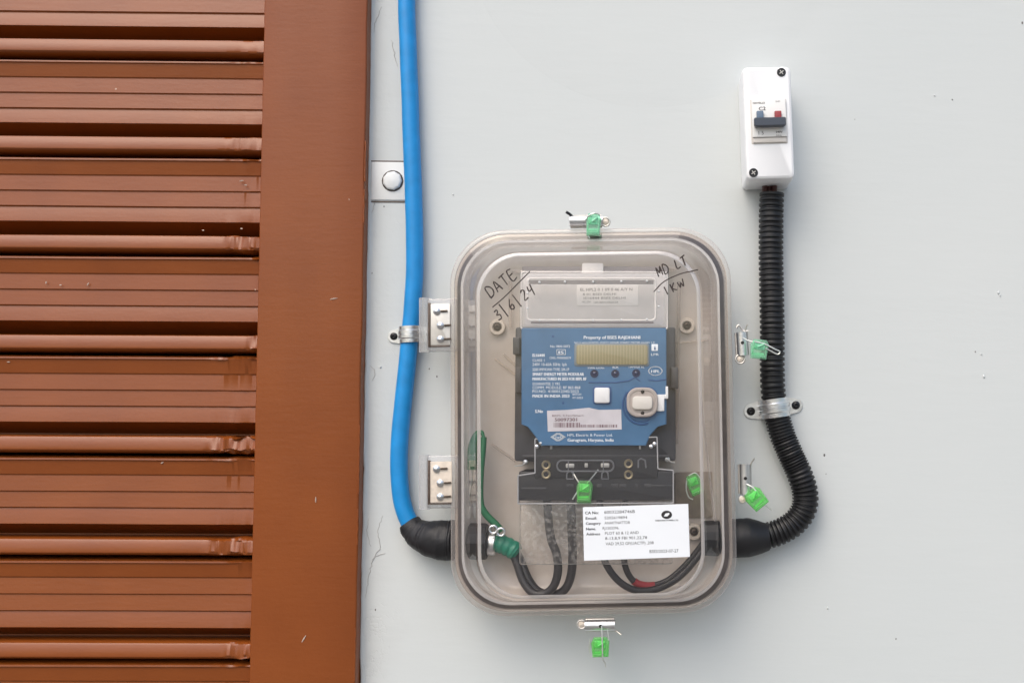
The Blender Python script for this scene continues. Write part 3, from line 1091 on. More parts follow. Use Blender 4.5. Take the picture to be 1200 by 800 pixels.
# hinges
for (ax, ay, bx_, by_), kind_ in (((490.5, 350, 529, 411), 0), ((490, 534, 531, 595), 1)):
    t0, t1 = Lm(ax, ay, -.05), Lm(bx_, by_, -.05)
    m = MB()
    m.block(t0.x + .009, t1.x + .008, t1.z, t0.z, -.034, -.050, .003, .002)
    h = m.build('hinge', M['hinge'], mbx)
    m = MB()
    ctr = Vector((t0.x + .0062, -.046, 0))
    m.tube([Vector((ctr.x, ctr.y, t1.z - .001)), Vector((ctr.x, ctr.y, t0.z + .001))], .0064, 18)
    m.build('hinge_knuckle', M['hinge'], h)
    m = MB()
    m.block(t0.x + .0125, t1.x - .001, t1.z + .0065, t0.z - .0065, -.0505, -.0520, .0008, .0004)
    pl = m.build('hinge_plate', M['cream'] if kind_ else M['zincdull'], h)
    m = MB()
    for f in (.25, .52, .78):
        zc = t0.z + (t1.z - t0.z) * f
        xc = t0.x + .022 + (.003 if f > .5 else -.001)
        m.lathe(xc, zc, [(.0042, -.0518), (.0040, -.0535), (.0022, -.0550), (0, -.0554)], 14)
    m.build_each('hinge_rivet', M['zinc'], h)
    m = MB()
    for f in (.25, .52, .78):
        zc = t0.z + (t1.z - t0.z) * f
        xc = t0.x + .024 + (.003 if f > .5 else -.001)
        m.tube([Vector((xc + .0025, -.0535, zc)), Vector((xc + .010, -.0530, zc + .0004))], .0011, 6)
    m.build_each('hinge_pin', M['rust'], h)
    m = MB()
    m.block(t0.x + .0112, t0.x + .0138, t1.z + .005, t0.z - .005, -.0485, -.0528, .0006, .0004)
    m.block(t0.x + .0112, t1.x - .002, t1.z + .0045, t1.z + .006, -.0485, -.0528, .0004, .0003)
    m.build_each('hinge_slot', M['rust'], h)

# latches: a folded metal barrel, a wire pin and an eyelet


def latch(px, py, length, rad, rot, pin, eye, label):
    """px, py = middle of the barrel; rot = direction of the barrel; pin / eye = pixel ends"""
    yb = -.056
    c = Lm(px, py, yb)
    d = Vector((math.cos(R(rot)), 0, math.sin(R(rot))))
    m = MB()
    m.tube([c - d * length / 2, c + d * length / 2], rad, 16)
    n_ = Vector((-d.z, 0, d.x))
    la = m.build('latch', M['zinc'], mbx)
    la['label'] = label
    m = MB()
    for k in (-1, 1):
        m.tube([c - d * length / 2 * .96 + n_ * rad * .8 * k + Vector((0, .003, 0)), c + d * length / 2 * .96 + n_ * rad * .8 * k + Vector((0, .003, 0))], rad * .42, 8)
    m.build_each('latch_fold', M['zincdull'], la)
    m = MB()
    hc = c + Vector((0, -rad * .97, 0)) + d * .001
    m.lathe(hc.x, hc.z, [(.0019, hc.y + .001), (.0019, hc.y - .0003), (0, hc.y - .0003)], 12)
    m.build('pin_hole', M['screw'], la)
    m = MB()
    a = Lm(*pin[0], yb)
    b = Lm(*pin[1], yb - .004)
    m.tube([a, a.lerp(b, .5) + n_ * .0006, b], pin[2], 8)
    m.build('latch_pin', M['screw'] if pin[2] > .0012 else M['zincdull'], la)
    if eye:
        e = Lm(*eye[:2], yb - .002)
        rr_ = eye[2]
        m = MB()
        ring_ = [e + Vector((rr_ * math.cos(2 * math.pi * k / 18), 0, rr_ * math.sin(2 * math.pi * k / 18))) for k in range(19)]
        m.tube(ring_, .0011, 8)
        m.build('eyelet', M['zincdull'], la)
        m = MB()
        m.lathe(e.x, e.z, [(.0038, e.y + .001), (.0034, e.y - .001), (0, e.y - .0022)], 12)
        m.build('eyelet_rivet', M['cream'], la)


latch(687, 259, .037, .0062, 0, ((671, 254), (663.5, 248.5), .0016), (709.5, 260, .0048), 'top latch')
latch(703, 732, .033, .0062, 0, ((720, 738), (728, 743.5), .0010), (681.5, 731, .0045), 'bottom latch')
latch(869.5, 403, .026, .0062, 92, ((872, 392), (876, 380), .0008), (867.5, 420.5, .0050), 'upper right latch')
latch(873, 561, .033, .0062, 90, ((879, 546), (884, 537), .0009), (870, 585, .0035), 'lower right latch')
m = MB()
q = [Lm(x, y, -.057) for x, y in ((863, 384), (866, 381), (871, 387), (877, 388))]
m.tube(spline(q, 5), .0012, 8)
a, b = Lm(880, 470, -.02), Lm(889, 493, -.02)
m.build('latch_wire', M['zincdull'], mbx)

# ---- hand-lettering on the lid
FONT = {
    'D': [[(.05, 0), (.1, 1), (.6, .92), (.8, .5), (.55, .08), (0, -.02)]],
    'A': [[(0, 0), (.35, 1), (.7, 0)], [(.12, .35), (.72, .4)]],
    'T': [[(-.05, .95), (.8, 1.05)], [(.38, 1), (.34, 0)]],
    'E': [[(.65, 1), (.1, .98), (.05, 0), (.7, .05)], [(.08, .52), (.55, .56)]],
    '3': [[(.05, .95), (.45, 1), (.5, .75), (.2, .55), (.6, .4), (.55, .05), (.05, .02)]],
    '/': [[(.05, 1.25), (.35, -.25)]],
    '6': [[(.5, 1.05), (.15, .6), (.08, .2), (.35, 0), (.6, .2), (.45, .48), (.12, .35)]],
    '2': [[(.05, .85), (.35, 1), (.55, .75), (.1, .05), (.7, .05)]],
    '4': [[(.1, 1), (.05, .5), (.55, .55)], [(.6, 1.05), (.5, -.1)]],
    'M': [[(0, 0), (.1, 1), (.4, .35), (.7, 1), (.75, 0)]],
    'L': [[(.15, 1), (.05, .05), (.65, .08)]],
    '1': [[(.2, 1), (.2, 0)]],
    'K': [[(.08, 1), (.05, 0)], [(.6, .95), (.1, .42), (.65, 0)]],
    'W': [[(0, .8), (.12, .05), (.4, .6), (.6, .05), (.85, .9)]],
    ' ': [],
}
YI = YT - .0004
hw = MB()


def scrawl(s, a, b, h, adv=None, tw=0.0):
    global hw
    pa_, pb_ = Vector((a[0], a[1])), Vector((b[0], b[1]))
    u = (pb_ - pa_)
    n = len(s)
    st = u / n
    ul = u.normalized()
    up = Vector((ul.y, -ul.x))
    c_, s_ = math.cos(R(tw)), math.sin(R(tw))
    up = Vector((up.x * c_ - up.y * s_, up.x * s_ + up.y * c_))
    for k, ch in enumerate(s):
        for stroke in FONT[ch]:
            q = []
            for x, z in stroke:
                p = pa_ + st * k + ul * (x * st.length * .95 + random.uniform(-.3, .3)) + up * (z * h + random.uniform(-.3, .3))
                q.append(Lm(p.x, p.y, YI))
            q = spline(q, 4) if len(q) > 2 else q
            hw.tube(q, [.00058 + .00025 * random.random() for _ in q], 6)


scrawl('DATE', (575, 349), (609, 323), 13)
hw.tube(spline([Lm(x, y, YI) for x, y in ((577, 360), (590, 349), (605, 334), (621, 318))], 5), .0006, 6)
scrawl('3/6/24', (584, 376), (630, 341), 12, tw=8)
hw.build('handwriting', M['marker'], lid)['label'] = 'black handwritten date note'
hw = MB()
scrawl('MD LT', (772, 324), (808, 309), 11)
hw.tube(spline([Lm(x, y, YI) for x, y in ((766, 342), (778, 330), (797, 321), (818, 316))], 5), .0006, 6)
scrawl('1KW', (781, 346), (805, 334), 10)
hw.build('handwriting', M['marker'], lid)['label'] = 'black handwritten load note'

# ---- white card stuck on the lid
YC = YT - .0003
ca, cb, cc, cdn = Lm(683, 594, YC), Lm(806.5, 590, YC), Lm(808.5, 652, YC), Lm(684.5, 656.5, YC)
m = MB()
m.prism([(v.x, v.z) for v in (ca, cb, cc, cdn)], YC, YC - .0008, .0002)
card = m.build('label_card', M['paper'], mbx)
m = MB()
YK = YC - .0009


def cpt(u, v):
    """card coordinates: u from the left, v from the top, both in photo pixels of the enlarged view"""
    px = 670 + u / 8.0
    py = 580 + v / 8.0
    return Lm(px, py, YK)


for s_, u0, u1, v0, h in (('CA No:', 125, 250, 178, .0030), ('60032284746B', 305, 592, 172, .0033), ('Email:', 130, 235, 228, .0028), ('S202619894', 308, 520, 224, .0029),
                          ('Category', 132, 270, 276, .0028), ('ANAKTNATTDB', 308, 545, 272, .0029), ('Name.', 134, 225, 327, .0028), ('RJ1503396.', 290, 445, 321, .0029),
                          ('Address', 136, 265, 376, .0028), ('PLOT 60 & 12 AND', 312, 628, 369, .0030), ('8-13,8,9 FBI 901,22,78', 314, 706, 417, .0030),
                          ('VAD 29,52 GF(UACTP) ,208', 318, 768, 468, .0031), ('BSES/2023-07-27', 730, 1000, 540, .0034)):
    write(m, s_, cpt(u0, v0), cpt(u1, v0 - (u1 - u0) * .025), h, len(s_) < 10)
write(m, 'RAJDHANI POWER LTD', cpt(785, 243), cpt(998, 240), .0016, True)
ce = cpt(890, 182)
m.lathe(ce.x, ce.z, [(.0043, YK), (.0043, YK - .0001), (0, YK - .0001)], 24, 1.32)
m.build('printed_text', M['ink'], card, kind='stuff')
m = MB()
m.prism([(ce.x - .003, ce.z - .0016), (ce.x + .0006, ce.z - .0018), (ce.x + .003, ce.z + .0006), (ce.x + .0026, ce.z + .002), (ce.x - .0012, ce.z + .0014)], YK - .0001, YK - .0003, .00005)
m.build('printed_emblem', M['paper'], card)

# ------------------------------------------------------------------ electricity meter
me_ = thing('electricity_meter', 'blue faced electricity meter with a small display inside the clear box', 'electricity meter', P(697, 590, -.006), 0.35)
Le = local(me_)
YE = -.072


def bl_(mb, x0, y0, x1, y1, yb, yf, r=.002, e=.001):
    a, b = Le(x0, y0, yf), Le(x1, y1, yf)
    mb.block(a.x, b.x, b.z, a.z, yb, yf, r, e)


def poly(pts, y):
    q = [Le(x, yy, y) for x, yy in pts]
    return [(v.x, v.z) for v in q]


m = MB()
bl_(m, 604, 383, 792, 540, -.002, -.052, .003, .002)
m.build('case', M['case'], me_)
m = MB()
for pts_ in (((604, 430), (611, 460)), ((601, 395), (609, 415)), ((786, 430), (795, 455))):
    bl_(m, *pts_[0], *pts_[1], -.04, -.060, .001, .001)
m.build_each('case_clip', M['case'], me_)
m = MB()
m.prism(poly([(611, 384), (781, 384), (781, 497), (771, 500), (762, 510), (757, 522), (634, 522), (627, 511), (618, 500), (611, 497)], YE), -.045, YE, .001)
m.build('faceplate', M['face'], me_)
# upper part: grey panel under a clear window cover
m = MB()
bl_(m, 612, 320, 782, 385, -.002, -.050, .003, .001)
m.build('upper_panel', M['panel'], me_)
m = MB()
bl_(m, 676, 333.5, 748, 358, -.0495, -.0505, .0005, .0002)
st_ = m.build('sticker', M['pinksticker'], me_)
m = MB()
for s_, x0, x1, y, h in (('EL HPL2 0 1 09 0 46 A/Y N', 680, 741, 341, .0034), ('8 01 BSES DELHI', 683, 722, 346, .0024), ('IS16444 BSES DELHI', 684, 733, 350.5, .0024), ('MFG 2024', 682, 692, 355, .0022), ('HPL/BRPL/ER23-24', 696, 724, 355.4, .0020)):
    write(m, s_, Le(x0, y, -.0507), Le(x1, y - .4, -.0507), h)
m.build('printed_text', M['greyink'], st_, kind='stuff')


def er(x0, y0, x1, y1, ins, y, r):
    a, b = Le(x0, y0, y), Le(x1, y1, y)
    return rr(a.x + ins, b.x - ins, b.z + ins, a.z - ins, r, y, 5)


m = MB()
m.loft([er(609, 317, 784, 387, 0, -.052, .002), er(609, 317, 784, 387, 0, -.070, .002), er(609, 317, 784, 387, .0015, -.0712, .002), er(609, 317, 784, 387, .006, -.0712, .003)], False, False)
m.loft([er(618, 326, 770, 376, 0, -.0702, .004), er(618, 326, 770, 376, .003, -.0702, .004)], False, True)
cv = m.build('window_cover', M['cover'], me_)
m = MB()
m.frame([er(618, 326, 768, 375, -.0008, -.0700, .004), er(618, 326, 768, 375, -.0004, -.0716, .004), er(618, 326, 768, 375, .0004, -.0716, .004), er(618, 326, 768, 375, .0008, -.0700, .004)])
m.frame([er(611, 319, 782, 385, -.0006, -.0705, .002), er(611, 319, 782, 385, -.0003, -.0718, .002), er(611, 319, 782, 385, .0003, -.0718, .002), er(611, 319, 782, 385, .0006, -.0705, .002)])
m.build('cover_bead', M['pinksticker'], cv)
m = MB()
bl_(m, 620, 328, 766, 332.5, -.066, -.0700, .0005, .0003)
bl_(m, 622, 376.8, 766, 378.6, -.066, -.0700, .0005, .0003)
m.build_each('cover_groove', paint('mauve_grey_groove', (.24, .205, .205), .5), cv)
m = MB()
for px, py in ((632, 330.5), (662, 330), (695, 330), (728, 329.5), (758, 329), (618, 343), (618, 361), (772, 341), (772, 359), (632, 375), (655, 375), (695, 375), (728, 374.5), (758, 374)):
    c = Le(px, py, -.0716)
    m.lathe(c.x, c.z, [(.0014, -.0700), (.0011, -.0722), (0, -.0728)], 8)
m.build('cover_stud', M['white'], cv, kind='stuff')
# hanging bracket above the meter
m = MB()
bl_(m, 612, 312, 784, 320, -.002, -.020, .001, .001)
m.build('hanging_bracket', paint('mauve_grey_plastic', (.30, .265, .26), .5), me_)
m = MB()
bl_(m, 682, 308, 707, 321, -.018, -.024, .002, .001)
m.build('bracket_tab', M['pinksticker'], me_)
# display
m = MB()
bl_(m, 673, 402, 761, 429, YE + .002, YE - .0008, .003, .0005)
dsp = m.build('display_window', paint('grey_blue_bezel', (.17, .21, .24), .35), me_)
m = MB()
bl_(m, 675.5, 404, 759, 427, YE, YE - .0016, .0025, .0004)
m.build('display', M['lcd'], dsp)
# lamps
for px, py in ((696.5, 437.5), (721, 437.5), (745.5, 437)):
    c = Le(px, py, YE)
    m = MB()
    m.lathe(c.x, c.z, [(.0046, YE), (.0044, YE - .0008), (.0032, YE - .0008), (.0028, YE + .0002), (.0020, YE - .0004), (0, YE - .0012)], 16)
    m.build('indicator_lamp', M['led'], me_)
# push button
m = MB()
bl_(m, 694.5, 452, 716.5, 473.5, YE, YE - .0006, .003, .0003)
pb_ = m.build('button_recess', M['facedk'], me_)
m = MB()
bl_(m, 696.5, 454, 714.5, 472, YE, YE - .0035, .0022, .0012)
m.build('button', M['white'], pb_)
# seam across the faceplate and groove round the optical port
m = MB()
m.tube([Le(x, y, YE) for x, y in ((690, 448), (722, 448), (737, 446), (744, 442), (750, 446))], .0007, 6)
m.tube([Le(x, y, YE) for x, y in ((760, 445), (770, 446), (781, 444))], .0007, 6)
cpx, cpy = 752, 474
m.tube([Le(cpx + 22 * math.cos(R(a)), cpy + 23 * math.sin(R(a)), YE) for a in range(70, 226, 6)], .0011, 6)
m.tube([Le(cpx + 19 * math.cos(R(a)), cpy + 20 * math.sin(R(a)), YE) for a in range(60, 236, 6)], .0007, 6)
m.build_each('faceplate_groove', M['facedk'], me_)
m = MB()
a, b = Le(734.5, 454, YE), Le(771, 488.5, YE)
m.loft([rr(a.x - .001, b.x + .001, b.z - .001, a.z + .001, .013, YE, 7), rr(a.x - .001, b.x + .001, b.z - .001, a.z + .001, .013, YE - .0006, 7)], True, True)
m.build('port_recess', M['facedk'], me_)
m = MB()
m.loft([rr(a.x, b.x, b.z, a.z, .0125, YE, 7), rr(a.x, b.x, b.z, a.z, .0125, YE - .005, 7), rr(a.x + .001, b.x - .001, b.z + .001, a.z - .001, .012, YE - .006, 7),
        rr(a.x + .003, b.x - .003, b.z + .003, a.z - .003, .010, YE - .006, 7), rr(a.x + .004, b.x - .004, b.z + .004, a.z - .004, .009, YE - .0052, 7)], True, True)
pt = m.build('optical_port', M['port'], me_)
m = MB()
bl_(m, 741, 464, 764.5, 479.5, YE - .005, YE - .0085, .004, .001)
m.build('port_centre', M['portin'], pt)
m = MB()
for px, py in ((753, 458.8), (753, 483.8)):
    c = Le(px, py, YE - .0052)
    screw_head(m, c.x, c.z, .0020, YE - .0052)
m.build_each('port_screw', M['screw'], pt)
m = MB()
bl_(m, 770, 462, 778.5, 481.5, YE, YE - .003, .0008, .0006)
bl_(m, 778, 462, 781, 467, YE, YE - .003, .0006, .0004)
bl_(m, 780, 452.5, 783, 467, YE, YE - .003, .0006, .0004)
m.build('port_tab', M['white'], pt)
# serial number sticker with its bar code
m = MB()
q = [Le(x, y, YE) for x, y in ((641, 481), (665, 480), (690, 477.5), (702, 480), (728, 479.5), (728.5, 503), (642, 505.5))]
m.prism([(v.x, v.z) for v in q], YE, YE - .0004, .0001)
ss = m.build('serial_sticker', M['sticker'], me_)
m = MB()
write(m, 'BRPL S.No/Smart', Le(647, 488, YE - .0006), Le(684, 487.6, YE - .0006), .0022)
write(m, '50097301', Le(650, 493.5, YE - .0006), Le(676, 493.3, YE - .0006), .0038, True)
x = 649.0
while x < 723:
    wd_ = random.choice((.5, .5, .8, 1.2, 1.6))
    hh = 5.5 if x < 680 else 3.2
    bl_(m, x, 500.5 - hh, x + wd_, 500.5, YE - .0003, YE - .0006, .0001, .00001)
    x += wd_ + random.choice((.6, .8, 1.2))
m.build('printed_code', M['purpleink'], ss, kind='stuff')
# white print on the faceplate
m = MB()
YW = YE - .0002
for s_, x0, x1, y, h in (('Property of BSES RAJDHANI', 684, 750, 397, .0036), ('1ph 2 wire STATIC WATT HOUR SMART METER CLASS 1.0', 673, 767, 402, .0018),
                         ('No.1800-5072', 645, 668, 407, .0026), ('CM/L-7900058579', 644, 669, 420.5, .0024), ('IS:16444', 624, 638, 418, .0036), ('CLASS 1', 624, 638, 423.5, .0030),
                         ('240V 10-60A 50Hz 1ph', 624, 664, 428.5, .0033), ('3200 IMP/KWH TYPE: SM-1P', 624, 667, 434.5, .0033),
                         ('SMART ENERGY METER MODULAR', 624, 684, 440, .0034), ('MANUFACTURED IN 2023 FOR BRPL RF', 624, 687, 445.5, .0034),
                         ('GUARANTEE: 5 YRS', 624, 656, 451, .0030), ('COMM. MODULE: RF 865-868', 624, 680, 455.5, .0032), ('PO.NO. 4100012345/2023', 624, 678, 460, .0032),
                         ('MADE IN INDIA 2023', 624, 667, 465.5, .0034), ('BATCH', 671, 681, 463, .0022), ('07-2023', 671, 683, 467, .0022),
                         ('S.No', 627, 636, 483.5, .0036), ('HPL Electric & Power Ltd.', 665, 718, 511, .0030), ('Gurugram, Haryana, India', 665, 719, 517, .0034),
                         ('kWh kVAh', 689, 708, 432, .0020), ('RX', 718, 725, 431.5, .0024), ('TAMPER EL', 736, 755, 431, .0024), ('LPR', 763, 772, 416.5, .0026)):
    write(m, s_, Le(x0, y, YW), Le(x1, y, YW), h, h > .0033)
for dx, dy, w_, h_ in ((652, 409, 11, 7),):
    m.frame([er(dx, dy, dx + w_, dy + h_, 0, YW, .001), er(dx, dy, dx + w_, dy + h_, .0009, YW - .00005, .0008)])
    write(m, 'IS', Le(dx + 2.5, dy + 5.6, YW), Le(dx + 8.5, dy + 5.6, YW), .0034, True)
bl_(m, 763.5, 403, 771, 411, YE, YW - .0001, .0008, .00005)
c = Le(768, 434.5, YW)
m.frame([[Vector((c.x + r_ * .0080 * math.cos(R(a)), YW - .00002 * k, c.z + r_ * .0052 * math.sin(R(a)))) for a in range(0, 360, 15)] for k, r_ in enumerate((1.0, .84))])
write(m, 'HPL', Le(763, 436.5, YW), Le(773, 436.5, YW), .0030, True)
c = Le(654, 511.8, YW)
m.frame([[Vector((c.x + sx * k, YW - .00002 * (k < 1), c.z + sz * k)) for sx, sz in ((.0085, 0), (.002, .0045), (-.002, .0045), (-.0085, 0), (-.002, -.0045), (.002, -.0045))] for k in (1.0, .55)])
write(m, 'hpl', Le(651, 513, YW), Le(657, 513, YW), .0022, True)
m.build('printed_text', M['whiteink'], me_, kind='stuff')
m = MB()
write(m, 'i', Le(766.5, 409.8, YW - .0002), Le(768, 409.8, YW - .0002), .0045, True)
m.build('printed_mark', M['facedk'], me_, kind='stuff')
m = MB()
for px, py in ((648, 394), (660, 472)):
    c = Le(px, py, YE)
    m.lathe(c.x, c.z, [(.0016, YE + .0002), (.0014, YE - .0002), (0, YE - .0003)], 10)
m.build_each('faceplate_dimple', M['facedk'], me_)
# terminal block
m = MB()
bl_(m, 626, 519, 771, 560, -.02, -.060, .002, .0015)
bl_(m, 608, 552, 789, 586, -.002, -.056, .002, .0015)
m.build('terminal_block', M['block'], me_)
m = MB()
bl_(m, 612, 533, 784, 535.5, -.05, -.0608, .0004, .0003)
bl_(m, 611, 571, 640, 573, -.05, -.0568, .0004, .0003)
bl_(m, 760, 568, 788, 570, -.05, -.0568, .0004, .0003)
for x in (664, 700, 716, 726, 744, 755):
    bl_(m, x, 567, x + random.choice((3, 5, 8)), 571, -.05, -.0570, .0004, .0003)
m.build_each('terminal_ledge', M['case'], me_)
for px, py in ((640, 544.5), (640, 555.5), (736.5, 543), (736.5, 556)):
    c = Le(px, py, -.061)
    m = MB()
    m.lathe(c.x, c.z, [(.0052, -.0595), (.0052, -.0615), (.0042, -.0625), (.0030, -.0622), (.0024, -.0602), (0, -.060)], 14)
    ts = m.build('terminal_screw', M['brass'], me_)
    m = MB()
    m.lathe(c.x, c.z, [(.0026, -.0600), (.0026, -.0626), (0, -.0626)], 12)
    m.build('screw_socket', M['screw'], ts)
m = MB()
for cx, cy2, aa, bb_ in ((686, 545.5, 34, 7.2),):
    a, b = Le(cx - aa, cy2 - bb_, -.0605), Le(cx + aa, cy2 + bb_, -.0605)
    m.frame([rr(a.x, b.x, b.z, a.z, .006, -.0600, 6), rr(a.x + .0003, b.x - .0003, b.z + .0003, a.z - .0003, .006, -.0625, 6), rr(a.x + .0014, b.x - .0014, b.z + .0014, a.z - .0014, .005, -.0625, 6), rr(a.x + .0017, b.x - .0017, b.z + .0017, a.z - .0017, .005, -.0600, 6)])
for x in (668, 709):
    m.tube([Le(px, py, -.0625) for px, py in ((x - 4, 561), (x - 3.4, 554), (x, 551.5), (x + 3.4, 554), (x + 4, 561), (x - 4, 561))], .0008, 6)
m.tube([Le(px, py, -.0625) for px, py in ((748, 548), (748, 539), (751, 537), (756, 539), (757, 548))], .0009, 6)
m.tube([Le(666, 540, -.062), Le(666, 551, -.062)], .0006, 6)
m.tube([Le(707, 540, -.062), Le(707, 551, -.062)], .0006, 6)
m.build_each('link_slot', paint('grey_plastic_edge', (.20, .205, .22), .4), me_)
m = MB()
for x, y in ((668, 545.5), (687, 545), (709, 545)):
    bl_(m, x - 5 + 3 * (x == 687), y - 2.5, x + 5 - 3 * (x == 687), y + 2.5, -.058, -.0612, .001, .0004)
m.build_each('link_plate', M['zincdull'], me_)
# clear terminal cover with frosted skirt
m = MB()
pcov = [(627, 514), (770, 512), (771, 549), (789, 551), (789, 589), (607, 590), (607, 557), (627, 554)]
m.prism(poly(pcov, -.071), -.050, -.071, .001)
tcv = m.build('terminal_cover', M['tcover'], me_)
m = MB()
pc_ = [Le(x, y, -.0712) for x, y in pcov]
for a, b in zip(pc_[1:] + pc_[:1], pc_[2:] + pc_[:2]):
    m.tube([a, b], .0007, 6)
m.build('cover_edge', paint('pale_clear_edge', (.42, .42, .43), .3), tcv)
m = MB()
a, b = Le(609, 589.5, -.068), Le(788, 661, -.068)
m.block(a.x, b.x, b.z, a.z, -.058, -.068, .003, .001, back=False)
m.build('frosted_skirt', M['skirt'], me_)
m = MB()
for px, py in ((616, 541), (782, 538)):
    c = Le(px, py, -.056)
    screw_head(m, c.x, c.z, .0030, -.056, False)
m.tube([Le(x, y, -.058) for x, y in ((603, 546), (612, 545), (617, 541))], .0009, 6)
m.tube([Le(x, y, -.058) for x, y in ((791, 542), (786, 541), (781, 537))], .0009, 6)
for x, y in ((629, 523), (634, 519), (767, 520), (763, 523)):
    c = Le(x, y, -.07)
    m.lathe(c.x, c.z, [(.0024, -.055), (.0022, -.0715), (0, -.0725)], 8)
for x in (646, 750):
    m.tube([Le(x, 521, -.062), Le(x, 526, -.062)], .0013, 8)
m.build('cover_screw', M['zinc'], me_, kind='stuff')

# ------------------------------------------------------------------ cable glands
gl_ = thing('cable_gland', 'black taped cable gland joining the blue pipe to the box, green cap inside', 'cable gland', P(527, 632, 0), 0, 'black cable glands in the sides of the meter box')
Lg = local(gl_)
gy = -.0235
m = MB()
q = spline([Lg(480, 612, -.0125), Lg(486, 621, -.014), (Lg(497, 628, -.018)), Lg(510, 631.5, gy), Lg(527, 632.5, gy), Lg(533, 632.5, gy)], 14)
rad = []
for i in range(len(q)):
    t = i / (len(q) - 1)
    r_ = .0125 + .0100 * min(1, t * 1.5) ** 1.0
    rad.append(r_ + .0008 * noise.noise(Vector((i * .9, 2, 2))))
m.tube(q, rad, 36)
m.lumps(.0014, 60)
m.lumps(.0006, 170)
m.build('taped_sleeve', M['tape'], gl_, angle=60)
m = MB()
a, b = Lg(546, 634, gy), Lg(571, 634, gy)
ax = (b - a)
rows = []
prf_ = [(0, .019), (.02, .0205), (.9, .0205), (1.0, .0195)]
for t, r_ in prf_:
    c = a + ax * t
    rows.append([c + Vector((0, r_ * math.cos(2 * math.pi * k / 12), r_ * math.sin(2 * math.pi * k / 12))) for k in range(12)])
m.loft(rows, True, True)
m.tube([Lg(533, 633, gy), Lg(546, 634, gy)], .0175, 18)
m.build('lock_nut', M['black'], gl_, angle=25)
m = MB()
m.tube([Lg(571, 636, gy), Lg(573, 636, gy), Lg(580, 637, gy), Lg(581, 637, gy)], [.012, .0135, .0135, .012], 18)
m.build('metal_ring', M['zinc'], gl_)
m = MB()
q = spline([Lg(580, 635.5, gy), Lg(590, 638, gy), Lg(600, 643, gy), Lg(607, 648, gy)], 5)
m.tube(q, [.0105 + .0006 * math.sin(i * 1.9) - .003 * (i > len(q) - 3) for i in range(len(q))], 16)
m.build('green_cap', M['cap'], gl_)

gr_ = thing('cable_gland', 'black domed cable gland where the ribbed conduit enters the box', 'cable gland', P(862, 630, 0), 0, 'black cable glands in the sides of the meter box')
Lg = local(gr_)
m = MB()
q = [Lg(x, 630 - (x - 862) * .03, -.022) for x in (843, 866, 875, 880, 885, 890, 894, 898, 901)]
q = resample(q, .0015)
m.tube(q, [(lambda t: .0222 if t < .58 else .0222 - .0072 * ((t - .58) / .42) ** 1.15)(i / (len(q) - 1)) for i in range(len(q))], 36)
m.lumps(.0011, 55)
m.lumps(.0004, 200)
m.build('gland_dome', M['tape'], gr_, angle=60)
m = MB()
a, b = Lg(821, 630, -.022), Lg(843, 630, -.022)
ax = b - a
rows = []
for t, r_ in ((0, .0165), (.06, .0195), (.9, .0205), (1, .019)):
    c = a + ax * t
    rows.append([c + Vector((0, r_ * math.cos(2 * math.pi * k / 14), r_ * math.sin(2 * math.pi * k / 14))) for k in range(14)])
m.loft(rows, True, True)
m.build('lock_nut', M['black'], gr_, angle=22)

# ------------------------------------------------------------------ wires inside the box
WG = 'black wires inside the meter box'


def wire(pts, r, label, mat='wire', name='black_wire'):
    q = resample(spline([P(x, y, d) for x, y, d in pts], 8), .004)
    m = MB()
    m.tube(q, r, 12)
    return tag(m.build(name, M[mat], angle=60), label, 'wire', WG if mat == 'wire' else None)


wire([(600, 645, -.0235), (606, 660, -.026), (613, 680, -.03), (624, 694, -.034), (638, 695.5, -.036), (649, 686, -.038), (654, 668, -.04), (652, 648, -.04), (646, 632, -.042), (643, 610, -.045), (641, 582, -.048)], .0048,
     'black wire looping from the green cap to the left end of the terminals')
wire([(603, 642, -.020), (610, 657, -.022), (619, 678, -.026), (630, 692, -.028), (648, 697, -.030), (662, 690, -.033), (669, 674, -.036), (671, 650, -.04), (670, 620, -.045), (669, 582, -.048)], .0050,
     'black wire rising steeply beside the left edge of the white card')
wire([(826, 640, -.023), (815, 655, -.026), (800, 672, -.030), (783, 684, -.034), (764, 691, -.036), (744, 691, -.038), (727, 682, -.040), (714, 667, -.042), (707, 650, -.044), (704, 620, -.046), (703, 582, -.048)], .0040,
     'black wire sweeping from the right gland under the white card')
wire([(824, 636, -.020), (811, 653, -.021), (797, 668, -.024), (780, 681, -.027), (762, 686, -.030), (748, 684, -.033), (738, 675, -.036), (732, 660, -.040), (731, 640, -.044), (733, 582, -.048)], .0036,
     'black wire with a red sleeve bending up behind the white card')
m = MB()
q = resample(spline([P(x, y, d) for x, y, d in ((767, 685.6, -.0295), (758, 686, -.0308), (748, 684, -.033), (743, 680.5, -.0345))], 6), .002)
m.tube(q, .0044, 12)
tag(m.build('red_sleeve', M['red'], angle=60), 'short red sleeve on the black wire below the white card', 'wire sleeve')
ew = thing('earth_wire', 'green earth wire with metal lugs along the left side of the box', 'wire', P(563, 550, 0), 0)
Lw = local(ew)
m = MB()
q = resample(spline([Lw(x, y, d) for x, y, d in ((588, 622, -.03), (580, 613, -.031), (570, 603, -.032), (564.5, 593, -.033), (563, 575, -.034), (564, 550, -.034), (566, 528, -.034), (567, 512, -.033))], 8), .003)
m.tube(q, [.0034 if i > len(q) * .3 else .0040 for i in range(len(q))], 12)
m.build('wire_sheath', M['green'], ew)
m = MB()
q = resample(spline([Lw(x, y, d) for x, y, d in ((567, 512, -.033), (564, 506, -.031), (559, 508, -.030), (555, 518, -.031), (553, 532, -.032), (552, 550, -.032))], 8), .002)
m.tube(q, [.0016 + .0046 * min(1, i / (len(q) * .6)) for i in range(len(q))], 12)
m.build('lug_sleeve', M['green'], ew)
m = MB()
